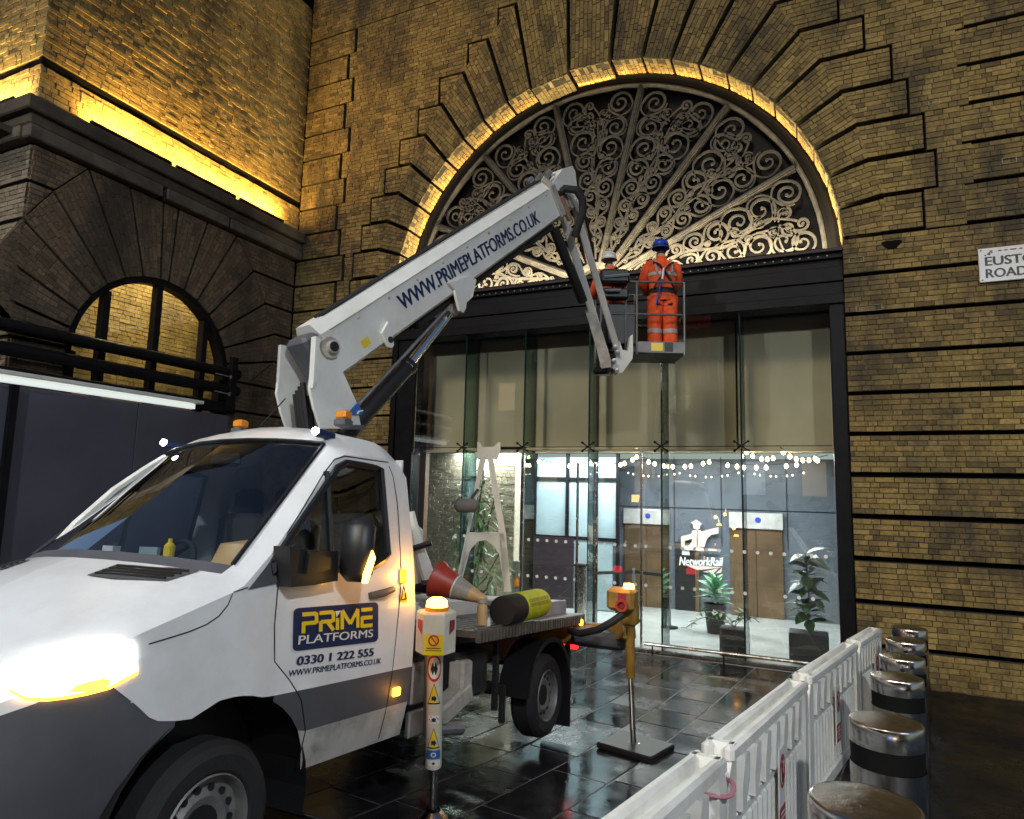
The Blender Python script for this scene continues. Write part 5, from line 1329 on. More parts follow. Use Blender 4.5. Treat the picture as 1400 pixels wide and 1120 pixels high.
# mirror
mc = onv(489, 752, -1.13); mir = MB()
mb = MB(); mb.bbox(mc, (.13, .20, .34), .045); mirror = mb.build('door_mirror', M['black'], trk, local=True, smooth=.9)
ap = [onv(*p, -1.06) for p in ((396, 747), (425, 752), (462, 754), (462, 794), (430, 800), (398, 803))]; MB().prism(ap, (0, .11, 0)).build('mirror_arm', M['black'], trk, local=True); MB().prism([p+np.array((0, -.004, 0)) for p in (ap[0]*.6+ap[3]*.4+np.array((-.03, 0, .05)), ap[1]*.5+ap[3]*.5+np.array((.02, 0, .04)), ap[2]*.4+ap[4]*.6+np.array((.02, 0, .01)), ap[0]*.3+ap[4]*.7+np.array((-.03, 0, .0)))], (0, -.02, 0)).build('mirror_step', M['black'], trk, local=True)
MB().prism([mc+np.array(p) for p in ((-.068, -.102, -.17), (-.03, -.104, -.17), (.02, -.104, -.04), (-.01, -.104, .0), (-.066, -.102, -.13))], (0, -.008, 0)).build('indicator', M['amber_core'], mirror, local=True)
def point(name, p, e, col, r=.04):
    li = bpy.data.objects.new(name, bpy.data.lights.new(name, 'POINT')); COL.objects.link(li); li.location = Vector(p); li.data.energy = e; li.data.color = col; li.data.shadow_soft_size = r
AMB = (1, .42, .06)
point('indicator_glow', wld(mc+np.array((.22, -.10, -.12))), 1.3, AMB); point('repeater_glow', wld(c+np.array((0, -.05, 0))), .35, AMB)
# roof beacons, marker lamps, aerial
for px, py, vv in ((306, 577, .50), (481, 572, -.50)):
    l = onw(px, py, 2.43) if False else np.array((1.12, vv, 2.40)); MB().bbox(l+np.array((0, 0, .03)), (.10, .10, .05), .01).build('beacon_base', M['plastic_dk'], trk, local=True); MB().bbox(l+np.array((0, 0, .085)), (.085, .09, .06), .012).build('beacon', M['amber'], trk, local=True)
for vv in (-.70, .70):
    l = np.array((.74, vv, 2.27)); mk = MB().bbox(l, (.16, .05, .05), .012).build('marker_lamp', M['navy'], trk, local=True); MB().lathe([(0, .03), (.02, .02), (.024, 0)], l+np.array((-.075, 0, .005)), (-1, 0, .3), 10).build('led', M['led_white'], mk, local=True)
MB().tube([(.95, .15, 2.37), (1.15, .10, 2.66)], .005, 5).build('aerial', M['black'], trk, local=True)
# cab interior
it = MB(); it.bbox((.30, 0, 1.30), (.55, 1.66, .30), .05); it.bbox((.55, 0, 1.12), (.3, 1.6, .3), .05); it.build('dashboard', M['dash'], trk, local=True)
for v0 in (-.50, .10, .52):
    st = MB(); st.bbox((1.02, v0, 1.12), (.46, .46, .14), .05); st.bbox((1.27, v0, 1.50), (.14, .46, .66), .05); st.bbox((1.30, v0, 1.92), (.10, .27, .20), .04); st.build('seat', M['seat'], trk, local=True, smooth=.8)
sw = MB(); sw.tube([np.array((.72, .52, 1.42))+.20*np.array((.35*math.cos(t_), math.sin(t_), math.cos(t_)*.93)) for t_ in np.linspace(0, 2*PI, 26)], .016, 6); sw.bbox((.72, .52, 1.42), (.04, .16, .10), .02); sw.build('steering_wheel', M['seat'], trk, local=True)
for s2 in (1,): MB().tube([(-.03, s2*.62, 1.47), (.14, s2*.66, 1.68), (.36, s2*.685, 1.91), (.55, s2*.69, 2.07), (.68, s2*.69, 2.17)], .028, 8).build('pillar_trim', M['trim'], trk, local=True)
MB().bbox((1.385, 0, 1.55), (.02, 1.66, 1.3), .005).build('rear_bulkhead', mat('pale_cab_lining', (.42, .44, .44), .6), trk, local=True); MB().prism([(1.37, -.60, 2.05), (1.37, -.50, 1.95), (1.37, -.25, 2.0), (1.37, -.2, 1.6), (1.37, -.40, 1.55), (1.37, -.52, 1.75)], (.004, 0, 0)).build('blue_graphic', M['navy'], trk, local=True)
cabf = MB(); cabf.box((.75, 0, .9), (1.2, 1.8, .04)); cabf.build('cab_floor', M['black'], trk, local=True)
for (u0, v0, w0, d_, m, rz) in ((.16, -.42, 1.465, (.24, .42, .006), 'paper', .3), (.22, .05, 1.50, (.02, .16, .12), 'teal_glass', 0), (.25, .45, 1.50, (.05, .10, .12), 'paper', 0)):
    X = np.array((math.cos(rz), math.sin(rz), 0)); Y = np.array((-math.sin(rz), math.cos(rz), 0)); MB().box((u0, v0, w0), d_, X, Y).build('papers', M[m], trk, local=True)
MB().lathe([(.03, 0), (.03, .12), (.012, .14), (.012, .16)], (.22, -.12, 1.45), n=12).build('bottle', M['yellow'], trk, local=True)
pp = MB(); pp.lathe([(.0, .20), (.16, .17), (.20, .06), (.19, 0)], (.35, -.62, 1.42), n=16); pp.build('hard_hat', M['tan'], trk, local=True, smooth=True)
wp = MB()
for v0, v1 in ((-.55, .1), (.1, .72)): wp.tube([(-.07-.06*(1-abs(v0)), v0, 1.475), (-.02-.10*(1-abs(v1))-.0, v1, 1.475)], .012, 5)
wp.build('wiper', M['black'], trk, local=True)
pp = MB().bbox((.62, 0, 2.12), (.05, .26, .09), .02).build('inner_mirror', M['black'], trk, local=True)
# wheels
def wheel(u, v, w, sgn=-1, rr=.357, wd=.235):
    ax = (0, sgn, 0); o = (u, v, w)
    t = MB(); t.lathe([(.215, -wd/2), (.30, -wd/2-.002), (rr-.022, -wd/2+.015), (rr, -wd/2+.05), (rr, wd/2-.05), (rr-.022, wd/2-.015), (.30, wd/2+.004), (.235, wd/2-.004), (.218, wd/2-.02)], o, ax, 40)
    wh = t.build('wheel', M['rubber'], trk, local=True, smooth=.5)
    for gz_ in (-.06, -.02, .02, .06): pass
    r_ = MB(); f = wd/2
    r_.lathe([(.222, f-.012), (.215, f-.004), (.205, f-.02), (.20, f-.07), (.17, f-.075), (.125, f-.045), (.105, f-.05), (.09, f-.06), (.0, f-.06)], o, ax, 40); rim = r_.build('rim', M['rim'], wh, local=True, smooth=.6)
    h = MB()
    for k in range(14):
        a = 2*PI*k/14; c = np.array((u+.158*math.cos(a), v+sgn*(f-.062), w+.158*math.sin(a))); h.lathe([(.0, .008), (.017, .008), (.017, 0)], c, ax, 10)
    h.lathe([(.0, .004), (.088, .004), (.088, -.01)], (u, v+sgn*(f-.058), w), ax, 24)
    h.build('wheel_hole', M['black'], wh, local=True)
wheel(0, -.83, .357); wheel(0, .83, .357, 1); wheel(3.63, -.86, .357); wheel(3.63, .86, .357, 1)
for sgn in (-1, 1):
    wl_ = MB(); wl_.box((.03, sgn*.55, .75), (1.1, .02, .9))
    rows = [[(.03+.55*math.cos(a), sgn*v, .36+.55*math.sin(a)) for v in (.56, .955)] for a in np.linspace(-.2, PI+.2, 16)]; wl_.grid(rows)
    wl_.build('wheel_well', M['black'], trk, local=True)
for sgn in (-1, 1):
    mg = MB()
    for r in (.475, .455):
        rows = [[(3.63+r*math.cos(a), sgn*v, .37+r*math.sin(a)) for v in (.70, 1.0)] for a in np.linspace(-.15, PI*.98, 18)]; mg.grid(rows)
    rows = [[(3.63+r*math.cos(a), sgn*1.0, .37+r*math.sin(a)) for r in (.455, .50)] for a in np.linspace(-.15, PI*.98, 18)]; mg.grid(rows)
    mg.box((4.10, sgn*.85, .18), (.02, .30, .34))
    mg.build('mudguard', M['black'], trk, local=True, smooth=.8)
# chassis
ch = MB()
for sgn in (-1, 1): ch.bbox((3.0, sgn*.38, .70), (3.5, .09, .20), .01)
ch.tube([(3.63, -.75, .36), (3.63, .75, .36)], .06, 10); ch.bbox((3.63, 0, .38), (.3, .3, .3), .06)
ch.bbox((2.55, -.62, .66), (.5, .35, .36), .03); ch.bbox((1.75, -.55, .62), (.4, .6, .34), .03); ch.bbox((1.75, 0, .8), (.6, 1.5, .25), .02); ch.bbox((4.25, 0, .55), (.2, 1.5, .12), .01)
ch.box((2.95, -.78, .60), (.05, .04, .55)); ch.box((3.05, -.80, .36), (.05, .04, .30))
ch.build('chassis', M['chassis_dk'], trk, local=True)
tb = MB(); c = np.array((2.25, -.78, .50)); tb.bbox(c, (.42, .16, .14), .02, X=(.95, 0, .3), Z=(-.3, 0, .95)); tb.bbox(c+np.array((.12, .0, .16)), (.16, .14, .26), .02); tb.build('tow_bracket', M['boom_grime'], trk, local=True)
tb = MB().tube([(2.0, -.75, .36), (2.28, -.86, .33)], .055, 12).build('exhaust', M['alu'], trk, local=True)
mf = MB(); mf.bbox((1.62, -.93, .75), (.28, .05, .26), .01); mf.bbox((1.65, -.93, .50), (.34, .04, .16), .01); mf.build('side_guard', M['alu'], trk, local=True)
# deck
dk = MB(); dk.box((3.32, 0, 1.005), (2.30, 2.0, .05)); deck = dk.build('deck', M['chequer'], trk, local=True)
rb = MB(); nr = 40
for i in range(nr): rb.box((2.19+2.24*(i+.5)/nr, -1.012, .985), (.028, .03, .085))
rb.build('edge_rib', M['chequer'], deck, local=True, kind='stuff')
rb = MB()
for i in range(22): rb.box((2.55, -.97+.088*i, 1.035), (.66, .022, .012))
for i in range(30): rb.box((2.95+.05*i, 0.1, 1.034), (.014, 1.6, .008))
rb.build('tread_bar', M['alu'], deck, local=True, kind='stuff')
o = MB().bbox((4.05, -.80, 1.09), (.75, .03, .14), .006).build('side_board', mat('lilac_grey_panel', (.42, .40, .44), .5), trk, local=True)
MB().bbox((4.05, -.15, 1.13), (.74, 1.26, .05), .006).build('tray', M['alu'], trk, local=True)
MB().bbox((2.6, .62, 1.2), (1.0, .5, .42), .02).build('locker', M['boom_grime'], trk, local=True)
MB().bbox((3.3, .1, 1.10), (1.5, .7, .16), .02).build('subframe', M['boom'], trk, local=True)
MB().bbox((1.62, -.35, 1.22), (.10, .9, .5), .03).build('cab_guard', M['boom'], trk, local=True)
# rear of the truck: amber lamp, step, tail lamps, rear jack beam
c = onv(794.5, 851, -1.02); MB().bbox(c, (.05, .03, .06), .008).build('side_repeater', M['amber_lit'], trk, local=True)
for vv in (-.78, .78): MB().bbox((4.62, vv, .72), (.05, .20, .14), .02).build('tail_lamp', M['red_lit'], trk, local=True)
stp = MB(); stp.tube([(4.28, -.82, .72), (4.28, -.82, .50), (4.38, -.9, .42), (4.10, -.95, .42)], .022, 8); stp.bbox((4.36, -.86, .60), (.06, .05, .26), .01); stp.build('rear_step', M['black'], trk, local=True)
pj = atG(866, 1024); pjl = loc(pj)
jt = loc(at(861, 822, 6.15))
bmj = MB(); bmj.bbox(((4.5), -.35, .83), (.20, 1.9, .22), .02); bmj.build('jack_beam', M['outr_yel'], trk, local=True)
aj = np.array((4.5, -1.2, .83)); bj = loc(at(858, 862, 6.2)); X = unit(bj-aj); arm = MB(); arm.bbox((aj+bj)/2, (np.linalg.norm(bj-aj)+.1, .13, .17), .015, X=X, Y=unit(np.cross((0, 0, 1), X)), Z=np.cross(X, unit(np.cross((0, 0, 1), X)))); arm.build('jack_arm', M['outr_yel'], trk, local=True)
rj = MB()
def wtube(mb, a, b, r0, n=12, r1=None): mb.tube([a, b], [r0, r1 or r0], n)
ptop, pm, pb_ = at(861, 808, 6.15), at(862, 925, 6.16), pj+np.array((0, 0, .06))
wtube(rj, ptop, pm, .045); rj.bbox((ptop+pm)/2+np.array((0, 0, .18)), (.15, .15, .2), .02); rj.build('jack_leg', M['outr_yel'], trk, smooth=.8)
wtube2 = MB(); wtube(wtube2, pm+np.array((0, 0, .05)), pb_, .026); wtube2.lathe([(.05, 0), (.09, -.02), (.09, -.04)], pb_, n=14); wtube2.build('jack_rod', M['chrome'], trk, smooth=.8)
jb = at(851, 819, 6.12); jbx = MB().bbox(jb, (.26, .20, .20), .03).build('jack_head', M['outr_yel'], trk)
MB().box(jb+np.array((.02, -.105, 0)), (.07, .004, .13)).build('red_mark', M['maroon'], jbx)
MB().lathe([(0, .05), (.045, .04), (.055, 0)], jb+np.array((.06, 0, .10)), n=12).build('beacon', M['amber_core'], jbx); point('rear_beacon_glow', jb+np.array((.0, -.12, .28)), 3.0, AMB)
cc = at(850, 828, 6.0); rr = MB(); rr.lathe([(.035, 0), (.055, 0), (.055, .02), (.035, .02)], cc, (0, -1, 0), 16); rr.build('hose_reel', M['cone_red'], trk)
hs = MB(); P = [at(852, 840, 6.0), at(836, 851, 6.0), at(818, 861, 6.05), at(795, 866, 6.2), at(780, 862, 6.4)]; hs.tube(P, .035, 8); hs.build('hydraulic_hose', M['rubber'], trk, smooth=True)
bx = MB(); q = at(822, 872, 6.5); bx.bbox(q, (.55, .3, .16), .04); bx.build('valve_box', M['plastic_dk'], trk)
sp = MB(); sp.bbox(pj+np.array((.02, 0, .03)), (.56, .50, .055), .012, X=(.97, -.22, -.0), Y=(.22, .97, -.04), Z=(0, .04, 1)); tag(sp.build('spreader_plate', M['black']), 'square black spreader plate on the wet paving under the rear jack', 'plate')
# front jack, nearest the camera
fj0 = at(594, 893, 4.28); fj1 = at(592.5, 1047, 4.32); fj2 = atG(591.5, 1121)
lg = MB(); wtube(lg, at(595, 886, 4.28), fj1, .053, 20); fl = lg.build('jack_leg', M['cream'], trk, smooth=.8)
lg = MB(); wtube(lg, fj1+np.array((0, 0, .06)), fj2+np.array((0, 0, .05)), .026); lg.lathe([(.05, .06), (.10, .02), (.10, 0)], fj2, n=16); lg.build('jack_rod', M['steel'], trk, smooth=.8)
tbp = MB(); tbp.tube([at(583, 890, 4.34), at(581, 1010, 4.36)], .013, 6); tbp.build('hydraulic_pipe', M['alu'], trk)
hc = at(596, 863, 4.25); Rv = unit(CR*[1, 1, 0]); Fv = unit(np.array((-Rv[1], Rv[0], 0)))
hexp = lambda r, z: [hc+Rv*r*math.cos(a)+Fv*r*.95*math.sin(a)+np.array((0, 0, z)) for a in np.linspace(0, 2*PI, 7)[:6]]
hx = MB(); hx.add(hexp(.128, -.125)+hexp(.128, .118)+hexp(.118, .13), [tuple(range(5, -1, -1)), tuple(range(12, 18))]+[(r*6+i, r*6+(i+1) % 6, r*6+6+(i+1) % 6, r*6+6+i) for r in (0, 1) for i in range(6)])
hxo = hx.build('jack_head', M['cream'], trk)
MB().lathe([(.075, 0), (.075, .025)], hc+np.array((0, 0, .13)), n=18).build('beacon_base', M['amber'], hxo); MB().lathe([(.07, 0), (.066, .035), (.04, .055), (0, .06)], hc+np.array((0, 0, .155)), n=18).build('beacon', M['amber_core'], hxo, smooth=True)
point('front_beacon_glow', hc+np.array((-.10, -.10, .36)), 2.6, AMB)
def hexface(k, s0, s1, z0, z1, off_, m, name, poly=None):
    a = 2*PI*k/6; b = a+2*PI/6; A = hc+Rv*.128*math.cos(a)+Fv*.1216*math.sin(a); B = hc+Rv*.128*math.cos(b)+Fv*.1216*math.sin(b); n_ = unit((A+B)/2-hc); n_[2] = 0
    f = lambda s_, z: A+(B-A)*s_+n_*off_+np.array((0, 0, z))
    P = poly or [(s0, z0), (s1, z0), (s1, z1), (s0, z1)]
    return MB().add([f(*p) for p in P], [tuple(range(len(P)))]).build(name, M[m], hxo), f
# faces 3,4,5 look towards the camera (left, middle, right)
hexface(4, .02, .98, -.125, .0, .003, 'yellow', 'warning_label'); _, fmid = hexface(4, .1, .9, -.11, -.075, .006, 'blk_vinyl', 'small_print', [(.1, -.098), (.9, -.098), (.9, -.094), (.1, -.094)])
hexface(4, .1, .9, 0, 0, .006, 'blk_vinyl', 'small_print', [(.15, -.084), (.85, -.084), (.85, -.079), (.15, -.079)])
rg = MB(); n_ = 20; rg.add([fmid(.5+.27*math.cos(2*PI*i/n_), -.035+.034*math.sin(2*PI*i/n_)) for i in range(n_)]+[fmid(.5+.20*math.cos(2*PI*i/n_), -.035+.025*math.sin(2*PI*i/n_)) for i in range(n_)], [(i, (i+1) % n_, n_+(i+1) % n_, n_+i) for i in range(n_)]); rg.add([fmid(.36, -.018), fmid(.40, -.012), fmid(.66, -.052), fmid(.62, -.058)], [(0, 1, 2, 3)])
for v_ in rg.v: pass
rg.v = [tuple(np.array(v_)+unit(CAMP-hc)*.004) for v_ in rg.v]; rg.build('prohibition_ring', M['red'], hxo)
hexface(3, 0, 0, 0, 0, .003, 'red', 'red_chevron', [(.25, .08), (.80, .08), (.80, -.01), (.25, .03)]); hexface(5, 0, 0, 0, 0, .003, 'maroon', 'red_chevron', [(.40, .08), (.85, .08), (.85, .02), (.40, -.01)])
# stickers wrapped round the front leg
lax = unit(fj1-fj0)
def legpt(s_, ang, r=.0545):
    c = fj0+(fj1-fj0)*s_; dirc = unit((CAMP-c)*[1, 1, 0]); sd = np.array((-dirc[1], dirc[0], 0)); return c+dirc*r*math.cos(ang)+sd*r*math.sin(ang)
def legpatch(s0, s1, half, m, name, r=.0545):
    rows = [[legpt(s_, a, r) for a in np.linspace(-half, half, 9)] for s_ in (s0, s1)]; return MB().grid(rows).build(name, M[m], fl)
def legdisc(s_, rs_, ra, m, name, r=.0548, inner=0.0, nseg=24, shape=None):
    pts = shape or [(math.cos(2*PI*i/nseg), math.sin(2*PI*i/nseg)) for i in range(nseg)]
    n = len(pts); o = [legpt(s_+rs_*y, ra*x, r) for x, y in pts]; mb = MB()
    if inner:
        mb.add(o+[legpt(s_+rs_*y*inner, ra*x*inner, r) for x, y in pts], [(i, (i+1) % n, n+(i+1) % n, n+i) for i in range(n)])
    else: mb.add(o+[legpt(s_, 0, r)], [(i, (i+1) % n, n) for i in range(n)])
    return mb.build(name, M[m], fl)
legdisc(.115, .118, .95, 'wht_vinyl', 'round_sign'); legdisc(.115, .118, .95, 'red', 'prohibition_ring', .0552, .80); legdisc(.12, .06, .42, 'blk_vinyl', 'hand_symbol', .0552, 0, 6)
MB().add([legpt(.03, .55, .0556), legpt(.05, .68, .0556), legpt(.205, -.55, .0556), legpt(.185, -.68, .0556)], [(0, 1, 2, 3)]).build('prohibition_bar', M['red'], fl)
TR = [(0, -1), (1, .85), (-1, .85)]
def tri3(n=5): 
    P = []
    for i in range(3):
        for k in range(n): t = k/n; P.append((TR[i][0]*(1-t)+TR[(i+1) % 3][0]*t, TR[i][1]*(1-t)+TR[(i+1) % 3][1]*t))
    return P
for s_ in (.345, .735):
    legdisc(s_, .10, .80, 'yellow', 'warning_triangle', .0548, 0, 24, tri3()); legdisc(s_, .10, .80, 'blk_vinyl', 'triangle_border', .0552, .86, 24, tri3()); legdisc(s_+.035, .028, .34, 'blk_vinyl', 'hazard_symbol', .0552, 0, 5)
legpatch(.53, .60, .7, 'wht_vinyl', 'small_label', .0548); legdisc(.565, .032, .62, 'red', 'label_border', .0552, .8, 6); legdisc(.568, .02, .3, 'blk_vinyl', 'label_symbol', .0553, 0, 7)
legpatch(.835, .915, .9, 'blue', 'blue_label', .0548); legdisc(.875, .022, .35, 'wht_vinyl', 'label_symbol', .0552, .6, 8)
legpatch(.925, .975, .9, 'wht_vinyl', 'small_label', .0548)
for a in (-.35, .25): legdisc(.952, .014, .18, 'blk_vinyl', 'label_symbol', .0552, 0, 6) if a > 0 else None
fa_ = MB(); P0 = wld((1.72, -.7, .95)); P1 = hc+np.array((-.05, .05, -.08)); X = unit(P1-P0); Yx = unit(np.cross((0, 0, 1), X)); fa_.bbox((P0+P1)/2, (np.linalg.norm(P1-P0), .14, .16), .015, X=X, Y=Yx, Z=np.cross(X, Yx)); fa_.build('jack_arm', M['plastic_dk'], trk)
# boom rest: off white trestle standing on the deck
dR = 6.75
rp = lambda px, py, d_=0: at(px, py, dR+d_)
C7 = lambda L: [(540+x*360/1390, 580+y*360/1390) for x, y in L]
br = MB(); dv = np.array(CF)*.14; dv[2] = 0
def rprism(L, extra=0.0):
    P = [rp(*p) for p in C7(L)]; br.prism(P, dv)
rprism([(447, 180), (478, 180), (392, 560), (352, 830), (322, 830), (380, 560)]); rprism([(488, 180), (517, 180), (585, 580), (612, 885), (575, 885), (548, 560)])
rprism([(385, 575), (575, 575), (583, 640), (545, 680), (520, 640), (480, 612), (440, 618), (400, 660), (372, 720), (350, 735), (362, 660)])
rprism([(545, 660), (586, 650), (600, 760), (575, 880), (568, 800)]); rprism([(372, 700), (392, 670), (350, 830), (325, 830)])
br.build('boom_rest', M['boomrest'], trk)
br = MB(); rprism([(434, 92), (448, 96), (462, 120), (520, 120), (545, 96), (556, 94), (556, 140), (540, 180), (432, 180), (422, 148), (434, 145)]); br.build('boom_cradle', M['boomrest'], trk)
mc2 = rp(*C7([(377, 430)])[0], -.25); mm = MB().bbox(mc2, (.24, .09, .135), .04, X=Rv, Y=Fv); mm.build('work_lamp_cover', M['cloth_grey'], trk, smooth=.9)
MB().tube([mc2, mc2+np.array((.06, .12, .16))], .015, 6).build('lamp_bracket', M['black'], trk)
sb = MB(); P = [at(562, 700, 5.6), at(572, 745, 5.6), at(586, 790, 5.6)]; sb.tube(P, [.03, .045, .06], 8); sb.bbox(at(560, 765, 5.65), (.10, .3, .55), .03); sb.build('seat_back', M['boom'], trk); MB().tube([at(560, 752, 5.5), at(590, 742, 5.5)], .025, 8).build('control_lever', M['black'], trk)
ct_ = MB(); q = at(566, 800, 5.8); ct_.bbox(q, (.5, .3, .07), .01); ct_.build('deck_rail', M['steel_dk'], trk)

# ------------------------------------------------------------------ turret and boom
BA, BB = at(440, 478, 5.45), at(757, 268, 8.0)
ba = unit(BB-BA); bn = unit(np.cross(ba, (0, 0, 1))); bn = bn if np.dot(bn, CAMP-BA) > 0 else -bn
bu = unit(np.cross(bn, ba)); bu = bu if bu[2] > 0 else -bu
BL = float(np.linalg.norm(BB-BA)); HB, WB = .235, .17
def onplane(px, py, P0, n_): d = ray(px, py); return CAMP+d*(np.dot(P0-CAMP, n_)/np.dot(d, n_))
def bsec(s_, h=HB, w=WB, c=.10): o = BA+ba*s_; return [o+bn*a+bu*b for a, b in ((w, -h+.03), (w, h-c), (w-.07, h), (-w+.07, h), (-w, h-c), (-w, -h+.03), (-w+.05, -h), (w-.05, -h))]
mb = MB(); secs = [bsec(-.05, HB*1.02), bsec(BL*.5, HB), bsec(BL*.93, HB*.97)]
mb.add([p for s_ in secs for p in s_], [tuple(range(8)), tuple(range(23, 15, -1))]+[(r*8+i, r*8+(i+1) % 8, r*8+8+(i+1) % 8, r*8+8+i) for r in (0, 1) for i in range(8)])
boom = mb.build('boom', M['boom'], trk)
SP = BA+bn*(WB+.003)
bpt = lambda px, py, o_=0.0: onplane(px, py, SP+bn*o_, bn)
a, b = bpt(551, 425), bpt(739, 304); up = bpt(543, 399)-a
hgt = np.linalg.norm(bpt(546, 402)-bpt(553, 423)); put_text('wwwb', a, b-a, bu, np.linalg.norm(b-a), hgt, M['navy'], boom, 'lettering', n=bn, dep=.002)
bo = MB()
for s_ in list(np.linspace(.35, BL*.9, 9)): bo.lathe([(0, .012), (.012, .010), (.016, 0)], BA+ba*s_+bn*(WB+.001)+bu*(.09), bn, 8)
bo.build('bolt_head', M['boom_grime'], boom, kind='stuff')
for s_, m, w, h in ((.30, 'yellow', .09, .07), (.52, 'wht_vinyl', .12, .05)): MB().box(BA+ba*s_+bn*(WB+.002)-bu*.12, (w, .002, h), ba, bn, bu).build('warning_decal', M[m], boom)
hp2 = MB()
for k in (0, 1, 2): hp2.tube([BA+ba*(.1+.0*k)+bn*(WB-.08-.05*k)+bu*(HB+.018), BA+ba*BL*.5+bn*(WB-.08-.05*k)+bu*(HB+.022), BA+ba*BL*.93+bn*(WB-.08-.05*k)+bu*(HB+.02)], .013, 6)
hp2.build('boom_cable', M['rubber'], trk)
ws = MB(); ws.tube([BA+ba*.05+bn*(WB+.002)+bu*.132, BA+ba*BL*.92+bn*(WB+.002)+bu*.132], .006, 5); ws.build('weld_seam', M['boom_grime'], boom)
# inner boom, collar and head
mb = MB()
for s0, s1, h, w in ((BL*.93, BL*.955, HB*1.06, WB+.025), (BL*.955, BL*1.0, HB*.86, WB-.01), (BL*1.0, BL*1.02, HB*1.0, WB+.01)):
    A_, B_ = bsec(s0, h, w), bsec(s1, h, w); mb.add(A_+B_, [tuple(range(8)), tuple(range(15, 7, -1))]+[(i, (i+1) % 8, 8+(i+1) % 8, 8+i) for i in range(8)])
mb.build('boom_collar', M['boom_grime'], trk)
mb = MB()
for k in (-.14, 0, .14):
    o = BA+ba*BL*.95+bu*(HB+.03)+bn*k; mb.tube([o, o+ba*.10+bu*.02], .035, 8)
mb.build('roller', M['alu'], trk)
mb = MB(); o = BA+ba*BL*.97-bu*(HB*.7)+bn*(WB+.0); mb.bbox(o, (.07, .05, .30), .01, X=ba, Y=bn, Z=bu); mb.build('wear_pad', mat('rusty_tan_pad', (.36, .2, .11), .7), trk)
# near and far turret plates
TPO = BA+bn*(WB+.06)
tpt = lambda px, py: onplane(px, py, TPO, bn)
C8 = lambda L: [(360+x*200/1318, 430+y*170/1120) for x, y in L]
tp_ = [tpt(*p) for p in C8([(432, 205), (480, 215), (600, 300), (640, 400), (820, 800), (860, 1030), (500, 1030), (438, 845), (398, 665), (412, 560)])]
for off_, m in ((0, 'turret_plate'), (-2*(WB+.06)-.03, 'turret_plate')):
    mb = MB(); mb.prism([p+bn*off_ for p in tp_], bn*.035); tpo = mb.build(m, M['boom'], trk)
fl_ = [tpt(*p) for p in C8([(432, 205), (462, 210), (448, 600), (402, 668), (412, 560)])]
for off_ in (.036, -2*(WB+.06)-.034):
    MB().prism([p+bn*off_ for p in fl_], bn*.03).build('turret_flange', M['boom'], trk)
pin = tpt(*C8([(570, 305)])[0]); mb = MB(); mb.lathe([(.0, .075), (.045, .075), (.05, .07), (.05, .03), (.085, .03), (.085, 0)], pin+bn*.035, bn, 20); mb.build('pivot_pin', M['boom_grime'], trk, smooth=.6); MB().lathe([(0, .012), (.040, .012), (.042, 0)], pin+bn*.10, bn, 16).build('pin_cap', M['black'], trk)
ec = MB(); o = BA-ba*.10; ec.bbox(o-ba*.02-bu*.02, (.16, .30, .40), .03, X=ba, Y=bn, Z=bu); ec.bbox(o-ba*.06-bu*.34, (.12, .28, .30), .03, X=unit(ba-bu*.5), Y=bn, Z=unit(bu+ba*.5)); ec.build('boom_end_cap', M['plastic_dk'], trk)
tb = MB()
for i in range(8):
    p = tpt(*C8([(430+14*i, 600+30*i)])[0])-bn*(.12+.06*(i % 4)); tb.tube([p, p+ba*.12+np.array((0, 0, -.55))], .022, 6)
tb.build('turret_hose', M['rubber'], trk)
db = MB(); dp = [tpt(*p) for p in C8([(660, 905), (730, 875), (735, 1000), (850, 1000), (850, 1040), (670, 1040)])]; db.prism([p+bn*.04 for p in dp], bn*.05); db.build('turret_cover', M['plastic_dk'], trk)
bs = [tpt(*p) for p in C8([(740, 880), (818, 795), (860, 885), (850, 905), (740, 905)])]; MB().prism([p+bn*.045 for p in bs], bn*.01).build('blue_sticker', M['blue'], trk)
MB().prism([tpt(*p)+bn*.056 for p in C8([(800, 900), (820, 870), (862, 865), (862, 875), (830, 882), (815, 903)])], bn*.004).build('sticker_flash', M['wht_vinyl'], trk)
tw = MB(); c0 = (tpt(*C8([(560, 1030)])[0])-bn*.24); tw.lathe([(.42, -1.45), (.42, -1.30), (.36, -1.28), (.34, -.3), (.30, -.05)], c0*[1, 1, 0]+np.array((0, 0, c0[2])), n=28); tw.build('turret_column', M['boom_grime'], trk, smooth=.6)
# lift cylinder
l0, l1, l2 = at(468, 600, 5.40), at(556, 503, 6.05), at(618, 424, 6.55)
MB().tube([l0, l1], .075, 16).lathe([(.085, 0), (.085, .05)], l1, l1-l0, 16).build('lift_cylinder', M['black'], trk, smooth=.6)
MB().tube([l1, l2], .042, 14).build('cylinder_rod', M['chrome'], trk, smooth=.6); MB().lathe([(.06, -.05), (.07, 0), (.06, .05), (0, .06)], l2, bn, 14).build('rod_eye', M['boom_grime'], trk, smooth=.6)
MB().tube([l0+bu*.10, l1+bu*.10, l2+bu*.05], .016, 6).build('cylinder_pipe', M['alu'], trk)
CL = lambda L: [(480+x*180/1120, 380+y*180/1120) for x, y in L]
lugP = [bpt(*p) for p in CL([(810, 50), (862, 105), (880, 190), (905, 285), (935, 302), (955, 265), (962, 215), (1015, 165), (1045, 20), (985, -10)])]
for off_ in (.0, -2*WB+.0): MB().prism([p+bn*(off_+.002) for p in lugP], bn*.035).build('cylinder_lug', M['boom'], trk)
